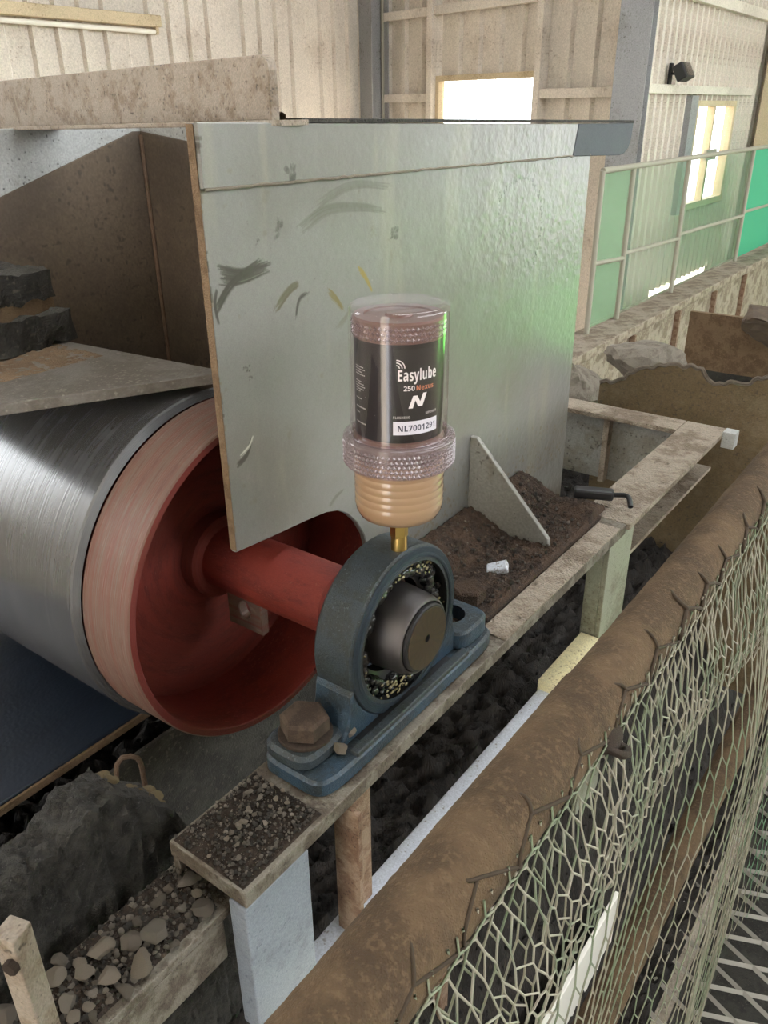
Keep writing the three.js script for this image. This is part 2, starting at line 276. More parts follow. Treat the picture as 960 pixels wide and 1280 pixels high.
// left wall x = -6, inside faces +x
wall('wall_left', 'cream corrugated steel wall on the far left, behind the chute', [-6, 2.6], [-6, -7.95], YG, YE, M.wallcream, .21, [[.1, 2.5, 1.4, 4.0]], -1);
wall('wall_back', 'corrugated steel wall with the wide bright window and added low openings', [-6, -7.95], [-2.765, -7.046], YG, YE, M.wallcream, .27, [[.12, .95, YG, 1.1], [1.09, 2.38, YG, 1.70]], -1);  // unseen low openings added to light the left wall
wall('wall_right', 'corrugated steel wall with the tall narrow window and an added low slot', [-2.765, -7.046], [-2.765, -11.6], YG, YE, M.wallcream, .155, [[1.0, 1.62, -.42, -.17], [1.62, 2.80, -.42, -.17], [1.62, 2.80, .58, 1.46]], -1);  // low slot added to stand for a sunlit strip of floor
wall('wall_end', 'far corrugated end wall with wide open bays', [-2.765, -11.6], [6, -11.6], YG, YE, M.wallcream, .21, [[5.5, 8.3, YG, 2.6]], -1);
wall('wall_side', 'corrugated wall behind the walkway with a long open bay', [6, -11.6], [6, 2.6], YG, YE, M.wallcream, .21, [[.6, 12.6, 2.6, 5.1]], -1);
wall('wall_front', 'corrugated wall behind the viewer with a tall doorway', [6, 2.6], [-6, 2.6], YG, YE, M.wallcream, .21, [[5.5, 6.0, -.2, 2.2]], -1);
const ground = struct('ground', 'grey concrete ground of the shed and yard', 'ground'); mesh('slab', bx(-30, 30, YG - .3, YG, -30, 30, .01), M.concrete, ground);
solo('yard_net', bx(1.5, 9, YG, -.50, -12.32, -12.3, .002), phy({ color: new THREE.Color(.42, .90, .34), roughness: .9, transmission: .9, thickness: 0 }), 'green debris netting across the yard beyond the far bay', 'net');
{ const o = struct('door_1', 'frosted translucent sheet door in the front wall', 'door'); mesh('sheet', bx(0, .5, -.2, 2.2, 2.59, 2.6, .001), phy({ color: new THREE.Color(.90, .94, 1), roughness: .75, transmission: .95, thickness: 0 }), o); mesh('frame', bx(-.03, 0, -.2, 2.2, 2.57, 2.62), M.railPaint, o); mesh('frame', bx(.5, .53, -.2, 2.2, 2.57, 2.62), M.railPaint, o); }
const roof = struct('ceiling', 'dark steel roof of the shed', 'roof'); for (const [a, b, z0, z1] of [[-6.3, -.7, -11.9, 2.9], [.3, 6.3, -11.9, 2.9], [-.7, .3, .2, 2.9], [-.7, .3, -11.9, -6]]) mesh('roof_slab', bx(a, b, YE, YE + .12, z0, z1, .01), M.wallgrey, roof);   // one unseen skylight gap, added to light the frame and rail from above

// girts and studs (c-channels on the inner side of the walls)
function channel(name, a, b, h, d, mat, label, out) {               // a, b: ends on the wall line, out: inward direction
  const o = struct(name, label, 'beam'), L = V(...a).distanceTo(V(...b)); o.position.set(...a); o.rotation.y = Math.atan2(-(b[2] - a[2]), b[0] - a[0]);
  const z = (t) => t * out, parts = [bx(0, L, -h / 2, h / 2, z(d - .004), z(d)), bx(0, L, h / 2 - .004, h / 2, z(.004), z(d - .004)), bx(0, L, -h / 2, -h / 2 + .004, z(.004), z(d - .004))];
  mesh('channel', merge(parts), mat, o); return o;
}
for (const [y, label] of [[2.33, 'upper cream girt across the left wall'], [1.565, 'lower cream girt across the left wall']]) channel('girt', [-5.995, y, -7.9], [-5.995, y, .95], .075, .06, M.creamCol, label, 1);
const bw = (s, y, off = 0) => [-6 + .963 * s - .269 * -off * -1, y, -7.95 + .269 * s + .963 * off];
for (const [s0, s1, y, label] of [[.1, 1.02, 1.55, 'short grey girt left of the wide window'], [2.42, 3.34, 1.56, 'grey girt right of the wide window'], [.1, 2.42, 2.29, 'upper grey girt over the wide window'], [2.42, 3.34, 2.33, 'upper grey girt right of the wide window']]) channel('girt', bw(s0, y, .03), bw(s1, y, .03), .075, .06, M.wallcream, label, 1);
for (const [s, label] of [[1.02, 'grey wall stud left of the wide window'], [2.44, 'grey wall stud right of the wide window']]) { const o = struct('stud', label, 'beam'); o.position.set(...bw(s, 0, .03)); o.rotation.y = -Math.atan2(.269, .963); mesh('channel', bx(-.035, .035, YG, YE, 0, .08), M.wallcream, o); }
channel('girt', [-2.76, 1.585, -7.2], [-2.76, 1.545, -10.4], .07, .06, M.wallcream, 'grey girt above the tall narrow window', 1).rotation.y = Math.PI / 2;
channel('girt', [-2.76, 2.30, -7.2], [-2.76, 2.26, -10.6], .09, .08, M.wallcream, 'upper girt over the tall narrow window', 1);
// columns
function column(label, x, z, w, mat, turn = 0) {
  const o = struct('column', label, 'column'); o.position.set(x, YG, z); o.rotation.y = turn; const h = YE - YG;
  mesh('flange', bx(-w / 2, w / 2, 0, h, w / 2 - .014, w / 2), mat, o); mesh('flange', bx(-w / 2, w / 2, 0, h, -w / 2, -w / 2 + .014), mat, o); mesh('web', bx(-.006, .006, 0, h, -w / 2 + .014, w / 2 - .014), mat, o);
}
column('blue grey steel column in the corner of cream and grey walls', -5.83, -7.72, .22, M.columnPaint, -.3);
column('grey steel column where the two grey walls meet', -2.70, -6.88, .24, M.columnPaint, .2);
column('cream steel column at the right end of the far wall', -2.55, -10.75, .26, M.creamCol, .2);
const conduit = struct('conduit', 'thin grey conduit running down beside the corner column', 'pipe'); mesh('pipe', rod(bw(.26, YG, .09), bw(.26, YE, .09), .018), M.railPaint, conduit);
// window_1: wide opening, frame and pane; the open doorway below is added for light
{
  const o = struct('window_1', 'wide bright window in the grey back wall, added open doorway below', 'window'); o.position.set(-6, 0, -7.95); o.rotation.y = -Math.atan2(.269, .963);
  for (const [a, b, c, d] of [[1.05, 1.10, YG, 1.74], [2.37, 2.42, YG, 1.74], [1.10, 2.37, 1.69, 1.74], [1.10, 2.37, .40, .46]]) mesh('frame', bx(a, b, c, d, -.03, .05), M.creamCol, o);
  mesh('pane', bx(1.10, 2.37, .46, 1.69, .0, .006, .0005), M.glass, o);
}
{
  const o = struct('window_2', 'tall narrow two pane window in the far wall', 'window'); o.position.set(-2.765, 0, -7.046); o.rotation.y = Math.PI / 2;
  for (const [a, b, c, d] of [[1.56, 1.63, .52, 1.50], [2.79, 2.86, .52, 1.50], [1.63, 2.79, 1.45, 1.50], [1.63, 2.79, .52, .58]]) mesh('frame', bx(a, b, c, d, -.04, .05), M.creamCol, o);
  mesh('mullion', bx(2.14, 2.20, .58, 1.45, -.03, .04), M.creamCol, o); mesh('pane', bx(1.63, 2.14, .58, 1.45, 0, .006, .0005), M.glass, o); mesh('pane', bx(2.20, 2.79, .58, 1.45, 0, .006, .0005), M.glass, o);
  mesh('window_lock', bx(2.00, 2.34, .96, 1.06, .04, .07), M.railPaint, o);
  mesh('shutter', bx(1.36, 1.55, .5, 1.54, .0, .06), M.columnPaint, o);
}
// fluorescent batten on the left wall
{
  const o = thing('batten_light', 'cream fluorescent batten light on the left wall, unlit', 'light', [-5.93, 2.03, -3.4]);
  mesh('housing', bx(-.05, .05, .02, .10, -1.6, .6, .006), M.creamCol, o); const t = mesh('tube', rod([0, -.012, .56], [0, -.012, -1.56], .018), M.whitePlastic, o); t.userData.label = 'white tube';
  mesh('lamp_holder', bx(-.02, .02, -.03, .02, .56, .59), M.creamCol, o); mesh('lamp_holder', bx(-.02, .02, -.03, .02, -1.59, -1.56), M.creamCol, o);
}
{
  const o = thing('floodlight', 'small dark floodlight clamped on the girt of the far wall', 'light', [-2.62, 1.62, -7.75]);
  mesh('bracket', merge([bx(-.10, -.08, .0, .16, -.03, .03), bx(-.08, .0, .07, .09, -.02, .02)]), M.black, o); const b = new RoundedBoxGeometry(.09, .13, .22, 2, .012); b.rotateZ(.5).translate(.02, .09, 0); mesh('lamp_body', metric(b), M.black, o);
  const f = new RoundedBoxGeometry(.01, .11, .19, 1, .004); f.rotateZ(.5).translate(.07, .115, 0); mesh('lens', metric(f), M.glass, o);
}

// ------------------------------------------------------------------ support frame under the bearing
const frame = thing('support_frame', 'dirty steel support frame carrying the blue bearing', 'frame');
mesh('base_plate', bx(-.449, -.357, .875, .892, -1.085, -.290, .002), M.flange, frame);
mesh('base_dirt', dirtSheet(-.446, -.362, -.390, -.293, .892, .0022, 70, 40, 61), M.soil, frame, 'dark caked dirt on the plate');
mesh('edge_strip', bx(-.392, -.357, .892, .895, -1.06, -.715, .001), M.ridge, frame, 'pale worn edge strip');
mesh('deck_plate', bx(-.5445, -.394, .892, .899, -1.075, -.735, .001), M.deck, frame);
mesh('back_flange', bx(-.449, -.441, .82, .874, -1.085, -.292, .001), M.flange, frame);
mesh('leg', bx(-.378, -.358, .715, .874, -.366, -.289, .002), M.steelblue, frame, 'pale blue leg plate');
mesh('leg', merge([bx(-.376, -.346, .7015, .874, -.426, -.420), bx(-.376, -.370, .7015, .874, -.470, -.426)]), M.rusty, frame, 'rust stained angle leg');
mesh('leg', merge([bx(-.368, -.360, .3, .874, -1.13, -1.035), bx(-.392, -.368, .3, .874, -1.045, -1.035)]), M.greenpost, frame, 'pale green channel leg');
mesh('side_beam', merge([bx(-.430, -.352, .882, .892, -1.585, -1.086), bx(-.424, -.416, .80, .882, -1.585, -1.13), bx(-.424, -.37, .80, .808, -1.585, -1.13)]), M.ridge, frame);
mesh('cross_beam', merge([bx(-1.15, -.431, .882, .892, -1.585, -1.522), bx(-1.15, -.431, .80, .882, -1.585, -1.577)]), M.ridge, frame);
mesh('end_stub', bx(-.352, -.328, .865, .897, -1.575, -1.548), M.pale, frame, 'pale painted stub end');
mesh('cross_panel', bx(-1.10, -.431, .735, .80, -1.575, -1.570), M.grey, frame); mesh('cross_panel', bx(-1.10, -.431, .735, .882, -1.572, -1.566), M.grey, frame);
mesh('rib', bx(-.585, -.572, .735, .880, -1.566, -1.545), M.ridge, frame);

// loose dirt laid as a rough sheet between x0..x1 and z0..z1; height may be a function
function dirtSheet(x0, x1, z0, z1, y, amp, nx, nz, s, hf) {
  const pos = [], idx = [];
  for (let i = 0; i <= nx; i++) for (let j = 0; j <= nz; j++) {
    const x = x0 + (x1 - x0) * i / nx, z = z0 + (z1 - z0) * j / nz, e = Math.min(i, nx - i, j, nz - j);
    const n = fbm(x * 4 + 40, z * 4 + 40, 40, 40, 5, s, .7), h = e === 0 ? 0 : Math.max(.0004, amp * (n - .25) * 2 + (hf ? hf(x, z) : 0));
    pos.push(x, y + h, z);
  }
  const w = nz + 1; for (let i = 0; i < nx; i++) for (let j = 0; j < nz; j++) { const a = i * w + j, b = a + w; idx.push(a, a + 1, b, b, a + 1, b + 1); }
  const g = new THREE.BufferGeometry(); g.setAttribute('position', new THREE.Float32BufferAttribute(pos, 3)); g.setIndex(idx); g.computeVertexNormals();
  const uv = []; for (let i = 0; i < pos.length; i += 3) uv.push(pos[i], pos[i + 2]); g.setAttribute('uv', new THREE.Float32BufferAttribute(uv, 2)); return g;
}
const dirt = solo('spilled_dirt', dirtSheet(-.545, -.398, -1.10, -.735, .8985, .006, 90, 160, 71, (x, z) => .026 * sstep(-.47, -.54, x) + .014 * Math.exp(-(((x + .42) / .03) ** 2 + ((z + 1.07) / .03) ** 2)) + .006 * Math.exp(-(((x + .44) / .03) ** 2 + ((z + .80) / .04) ** 2))), M.deck, 'brown spilled dirt banked against the foot of the big grey plate', 'dirt');
dirt.userData.kind = 'stuff';

// ledge beam with stones, in front of the boulder
const ledge = thing('ledge_beam', 'dusty steel ledge beam strewn with broken stones', 'beam');
mesh('top_flange', bx(-.456, -.384, .845, .855, -.345, .02, .002), M.flange, ledge); mesh('web', bx(-.390, -.384, .800, .845, -.287, .02, .002), M.flange, ledge); mesh('leg', bx(-.500, -.490, .4, .845, -.135, .02), M.steelblue, ledge, 'pale blue leg plate'); mesh('leg_clip', bx(-.4905, -.4555, .835, .845, -.135, .02), M.flange, ledge);
mesh('dirt_layer', dirtSheet(-.454, -.392, -.288, .01, .855, .003, 50, 160, 81, () => .001), M.soil, ledge, 'dark dirt on the flange');

// ------------------------------------------------------------------ chute with the large side plate
const cp = thing('chute_plate', 'large grey painted steel plate with grease scuffs behind the lubricator', 'plate');
const arch = [[-.483, 1.4415], [-.484, 1.054], [-.535, 1.0495], [-.591, 1.046], [-.622, 1.043], [-.643, 1.037], [-.660, 1.026], [-.676, 1.009], [-.690, .986], [-.700, .95], [-.704, .90], [-.704, .795], [-1.268, .795], [-1.258, 1.428]];
mesh('panel', plateUV(plate(arch, 'x', -.553, -.545, .0012)), M.plate, cp);
const stripPts = [[-.4835, 1.4420], [-.4835, 1.393], [-1.184, 1.388], [-1.357, 1.3815], [-1.376, 1.384], [-1.390, 1.391], [-1.398, 1.402], [-1.401, 1.427]];
mesh('edge_bar', plateUV(plate(stripPts.slice(0, 3).concat([[-1.195, 1.4295]]), 'x', -.545, -.540, .0008)), M.plate, cp);
mesh('end_tab', plate([[-1.195, 1.4295], [-1.184, 1.3875], ...stripPts.slice(3)], 'x', -.546, -.539, .0008), M.tabPaint, cp, 'dark blue grey rounded end tab');
{
  const pts = []; seed = 99; for (let i = 0; i <= 90; i++) { const z = -.485 - i / 90 * .765; pts.push([-.5405 + rr(-.0006, .0004), 1.3925 - (.005 * i / 90) + rr(-.0007, .0007), z]); }
  mesh('weld_bead', tube(pts, .0014, 6, 200), M.plateWeld, cp);
}
mesh('top_flange', plate([[-.605, 1.4398], [-1.403, 1.4272], [-1.403, 1.4310], [-.605, 1.4436]], 'x', -.60, -.5385, .0006), M.dark, cp, 'dark dusty top flange');
mesh('worn_edge', plate([[-.4826, 1.441], [-.4836, 1.056], [-.4842, 1.056], [-.4834, 1.441]], 'x', -.5532, -.5448, .0001), M.dust, cp, 'tan worn front edge');
mesh('gusset', plate([[-.545, .897], [-.545, 1.036], [-.535, 1.036], [-.415, .912], [-.413, .897]], 'z', -.944, -.936), M.grey, cp);
// hood bar over the chute mouth
const hb = thing('hood_bar', 'long rounded flat bar across the top of the chute mouth', 'bar', [-.556, 1.442, -.590]);
{
  const a = V(-.556, 0, -.590), b = V(-1.95, 0, -.86), L = a.distanceTo(b); hb.rotation.y = Math.atan2(-(b.z - a.z), b.x - a.x);
  const rc = [[.012, .0515], [.006, .0495], [.002, .046], [0, .040]], pts = [[0, 0], [L, -.022], [L, .042]].concat([[.012, .0515], [.006, .0495], [.002, .046], [0, .040]]);
  mesh('bar', plate(pts, 'z', -.005, .005, .001), M.bar, hb); mesh('ledge', merge([plate([[-.02, -.004], [L, -.026], [L, -.0215], [-.02, .0005]], 'z', -.045, .022, .001)]), M.bar, hb);
  mesh('dirt_ridge', tube(Array.from({ length: 60 }, (_, i) => { const s = i / 59 * L; return [s, .002 - .022 * s / L + .0015 * n3(s * 60, 1, 2, 5), .008 + .003 * n3(s * 40, 5, 2, 8)]; }), .0045, 6, 240), M.dust, hb);
  mesh('weld_lug', bx(.035, .068, .002, .024, .005, .011, .001), M.grey, hb, 'grey welded lug');
}
// inner chute walls and brown lower sheets with sloping top edges
const chute = thing('chute_box', 'brown dusty inside of the feed chute', 'chute');
mesh('back_wall', bx(-1.066, -.553, 1.02, 1.432, -.846, -.841), M.pale, chute); mesh('side_wall', bx(-1.066, -1.061, 1.02, 1.432, -.841, -.50), M.pale, chute);
mesh('brown_sheet', plate([[-1.060, 1.02], [-.553, 1.02], [-.553, 1.385], [-.955, 1.412], [-1.060, 1.4245]], 'z', -.841, -.837), M.chute, chute, 'brown lower sheet with a sloping top edge');
mesh('brown_sheet', plate([[-.8365, 1.02], [-.8365, 1.4245], [-.825, 1.4245], [-.595, 1.350], [-.50, 1.318], [-.50, 1.02]], 'x', -1.061, -1.057), M.chute, chute, 'brown lower sheet with a sloping top edge');
mesh('corner_weld', rod([-1.0545, 1.03, -.8345], [-1.0545, 1.42, -.8345], .003, 6), M.rusty, chute);
// lip plate over the drum
const lip = thing('lip_plate', 'dusty grey lip plate jutting over the drum', 'plate');
mesh('lip', plate([[-.638, -.558], [-.656, -.580], [-.865, -.562], [-1.054, -.545], [-1.02, -.40], [-.760, -.310]], 'y', 1.1925, 1.2005, .001), M.lip, lip);
mesh('edge_lip', plate([[-.642, -.560], [-.6385, -.5575], [-.7595, -.310], [-.763, -.312]], 'y', 1.197, 1.204, .0008), M.lip, lip);
const lipDust = solo('dust_heap', dirtSheet(-1.00, -.80, -.545, -.40, 1.1995, .003, 50, 60, 91), M.dust, 'pale dust lying on the lip plate', 'dust'); lipDust.userData.kind = 'stuff';
{
  const rough = (w, h, d, s, amp) => { const g = mergeVertices(new THREE.BoxGeometry(w, h, d, 14, 8, 18).deleteAttribute('uv').deleteAttribute('normal')), p = g.attributes.position; for (let i = 0; i < p.count; i++) { const x = p.getX(i), y = p.getY(i), z = p.getZ(i), k = amp; p.setXYZ(i, x + k * n3(x * 50 + s, y * 50, z * 50, s), y + k * n3(x * 50, y * 50 + s, z * 50, s + 3), z + k * n3(x * 50, y * 50, z * 50 + s, s + 5)); } return metric(flat(g)); };
  const o = thing('crusted_block', 'dark crusted layered block lying on the lip plate', 'block', [-.935, 1.2015, -.475]); o.rotation.y = .12;
  const lo = rough(.10, .036, .16, 3, .018); lo.translate(.005, .019, -.005); mesh('lower_layer', lo, M.dark, o);
  const md = rough(.088, .020, .15, 5, .005); md.translate(0, .044, 0); mesh('middle_layer', md, M.dust, o, 'beige caked middle layer');
  const up = rough(.094, .032, .155, 7, .015); up.translate(0, .068, 0); mesh('upper_layer', up, M.dark, o);
}

// ------------------------------------------------------------------ drum, belt
const AX = [0, .987, -.553];
const drum = thing('conveyor_drum', 'red painted conveyor drum with black rubber lagging', 'drum', [0, AX[1], AX[2]]);
{
  const shell = crisp([[.181, -1.05], [.181, -.572], [.1825, -.570], [.1885, -.570], [.190, -.572], [.190, -.66]], 'x', 128);
  mesh('shell', crisp([[.1905, -.640], [.190, -.5725], [.1885, -.571]].reverse(), 'x', 128), M.shellRed, drum, 'dusty pinkish red outer rim band');
  mesh('shell_inside', crisp([[.1885, -.571], [.182, -.571], [.1808, -.5722], [.1808, -1.05]].reverse(), 'x', 128), M.webRed, drum);
  mesh('lagging', crisp([[.1900, -.644], [.1965, -.648], [.198, -.650], [.198, -1.05], [.182, -1.05]].reverse(), 'x', 128), M.rubber, drum, 'glossy black rubber lagging');
  mesh('end_disc', crisp([[.0375, -.662], [.062, -.662], [.1805, -.668], [.1805, -.678], [.0375, -.678]].reverse(), 'x', 96), M.webRed, drum);
  mesh('hub', crisp([[.0376, -.640], [.047, -.640], [.050, -.643], [.050, -.664]].reverse(), 'x', 64), M.webRed, drum);
  mesh('shaft', crisp([[.0372, -1.05], [.0372, -.470], [.0355, -.464], [.0355, -.430]].reverse(), 'x', 64), M.webRed, drum);
  mesh('shaft_tip', crisp([[.0355, -.430], [.0355, -.3625], [.0342, -.3612], [.0045, -.3612], [.0035, -.364], [0, -.3645]].reverse(), 'x', 64), M.black, drum, 'greasy black shaft tip');
  const hole = Array.from({ length: 20 }, (_, i) => [-.612 + .009 * Math.cos(i / 20 * 6.283), -.060 + .012 * Math.sin(i / 20 * 6.283)]);
  mesh('lifting_lug', plate([[-.640, -.030], [-.586, -.030], [-.586, -.086], [-.640, -.086]], 'z', -.006, .006, .001, [hole]), M.shellRed, drum, 'pinkish lug with a round hole');
}
mesh('shaft_face', crisp([[0.004, -.3606], [.0322, -.3606], [.0328, -.3614]].reverse(), 'x', 48), M.shaftEnd, drum, 'bronze brown shaft end');
{
  const b = thing('conveyor_belt', 'dark blue conveyor belt running below the drum', 'belt');
  mesh('belt', bx(-1.25, -.716, .777, .7885, -1.5, 1.1, .003), M.belt, b); mesh('belt_edge', bx(-.716, -.712, .776, .786, -1.5, 1.1, .0015), M.dust, b, 'tan worn belt edge');
}

// ------------------------------------------------------------------ bearing
const brg = thing('pillow_bearing', 'blue cast pillow block bearing with greasy open face', 'bearing', [-.407, .892, -.553]);
{
  const circle = (r, a0, a1, n, cy = .095) => Array.from({ length: n + 1 }, (_, i) => { const a = a0 + (a1 - a0) * i / n; return [r * Math.cos(a), cy + r * Math.sin(a)]; });
  const R = .0885;
  // ring: from lower left over the top to the lower right, then down to the foot
  const g = plate(circle(R, 0, Math.PI * 2, 96).slice(0, -1), 'x', -.026, .0225, .004, [circle(.0765, 0, Math.PI * 2, 64).slice(0, -1)]);
  for (const k of [1, -1]) mesh('web', plate([...circle(.0874, -.25, -1.02, 14), [.046, .0175], [.106, .0175], [.097, .032], [.0905, .050], [.0885, .066]].map(([z, y]) => [k * z, y]), 'x', -.024, .0212, .002), M.blue, brg);
  mesh('groove_shade', bx(.0200, .0310, .0180, .0192, -.075, .085, .0003), M.black, brg, 'black strip for the groove shade below the ring');  // black strip laid in place of the shade inside a slot
  mesh('housing_ring', g, M.bluegrime, brg, 'grimy grey blue cast ring');
  mesh('front_face', crisp([[.0766, .0228], [.0858, .0228], [.0868, .0218]].reverse(), 'x', 96).translate(0, .095, 0), M.blue, brg, 'cleaner blue front face');
  mesh('rim_lip', crisp([[.0765, .018], [.0765, .0235], [.0785, .0245], [.0805, .0235], [.0815, .020]].reverse(), 'x', 96).translate(0, .095, 0), M.blue, brg);
  // foot: slab with rounded corners, a raised tapered boss for each bolt
  const hx = .0412, L = .155, sup = []; for (let i = 0; i < 64; i++) { const a = i / 64 * Math.PI * 2, c = Math.cos(a), q = Math.sin(a), e = .34; sup.push([hx * Math.sign(c) * Math.abs(c) ** e, L * Math.sign(q) * Math.abs(q) ** (e * .55)]); }
  mesh('foot', plate(sup, 'y', 0, .0185, .003), M.blue, brg);
  const boss = []; for (let i = 0; i < 40; i++) { const a = i / 40 * 6.283, c = Math.cos(a), q = Math.sin(a); boss.push([-.0105 + .0295 * Math.sign(c) * Math.abs(c) ** .55, .121 + .0320 * Math.sign(q) * Math.abs(q) ** .6]); }
  mesh('bolt_boss', plate(boss, 'y', .017, .0335, .004), M.bluegrime, brg, 'grimy raised bolt boss');
  const pocket = Array.from({ length: 28 }, (_, i) => { const a = i / 28 * 6.283; return [-.006 + .0235 * Math.cos(a), -.121 + .0225 * Math.sin(a)]; });
  const boss2 = []; for (let i = 0; i < 40; i++) { const a = i / 40 * 6.283, c = Math.cos(a), q = Math.sin(a); boss2.push([-.004 + .0370 * Math.sign(c) * Math.abs(c) ** .5, -.121 + .0330 * Math.sign(q) * Math.abs(q) ** .5]); }
  mesh('bolt_boss', plate(boss2, 'y', .017, .0400, .003, [pocket]), M.blue, brg, 'hollow raised boss at the far end'); mesh('pocket_dirt', plate(pocket, 'y', .0175, .0200, .0005), M.deck, brg, 'dirt in the pocket');
  mesh('foot_rail', bx(.0295, .0402, .017, .0235, -.095, .105, .002), M.bluegrime, brg);
  mesh('bore', crisp([[.0765, .018], [.0745, .004], [.0745, -.015], [.050, -.012]].reverse(), 'x', 96).translate(0, .095, 0), M.black, brg);
  mesh('bearing_insert', crisp([[.074, .002], [.066, .006], [.058, .0065], [.050, .003]].reverse(), 'x', 96).translate(0, .095, 0), M.black, brg);
  mesh('inner_ring', turned([[.0445, -.01], [.0436, .012], [.0424, .026], [.0410, .0350], [.0398, .0395], [.0385, .0415], [.0374, .0420], [.0364, .0415], [.0359, .0398], [.0357, .035], [.0357, .020]].reverse(), 'x', 96).translate(0, .095, 0), M.steel, brg, 'polished steel locking collar');
  // squeezed out grease round the bore: a lumpy ring and a few blobs
  const gg = []; for (let k = 0; k < 240; k++) { const a = k / 240 * 6.283 * 2, r = (k < 120 ? .0685 : .0595) + .004 * Math.sin(a * 9) * rnd(); const s = rr(.0025, .0062), q = new THREE.IcosahedronGeometry(s, 2); q.scale(rr(.6, 1.2), 1, rr(.7, 1.5)); q.rotateX(rr(0, 3)); q.translate(rr(.006, .014), .095 + r * Math.sin(a), r * Math.cos(a)); gg.push(q); }
  mesh('grease_bead', merge(gg), M.grease, brg, 'wet black grease squeezed from the bearing');
  const g2 = []; seed = 4242; for (let k = 0; k < 110; k++) { const a = k < 45 ? rr(4.2, 4.9) : k < 80 ? rr(.75, 1.75) : rr(0, 6.28), r = rr(.056, .0735), s = rr(.0006, .0019), q = new THREE.IcosahedronGeometry(s, 2); q.scale(.7, 1, rr(.8, 1.6)); q.translate(rr(.015, .019), .095 + r * Math.sin(a), r * Math.cos(a) * -1); g2.push(q); }
  mesh('grease_blob', merge(g2), M.amberGrease, brg, 'amber fresh grease blobs');
}
function bolt(label, x, z, y, mat = M.rustbolt) {
  const o = thing('hex_bolt', label, 'bolt', [x, y, z]);
  mesh('washer', crisp([[0, 0], [.0255, 0], [.026, .0005], [.026, .0032], [.0255, .0036], [0, .0036]], 'y', 48), mat, o);
  const hex = Array.from({ length: 6 }, (_, i) => [.0235 * Math.cos(i / 6 * 6.283 + .5), .0235 * Math.sin(i / 6 * 6.283 + .5)]); mesh('head', plate(hex, 'y', .0036, .0236, .003), mat, o);
}
bolt('rusty hex bolt with washer on the near foot of the bearing', -.4165, -.432, .9255);
bolt('dirt covered hex bolt standing in the dirt beyond the far foot', -.433, -.752, .899, M.deck);

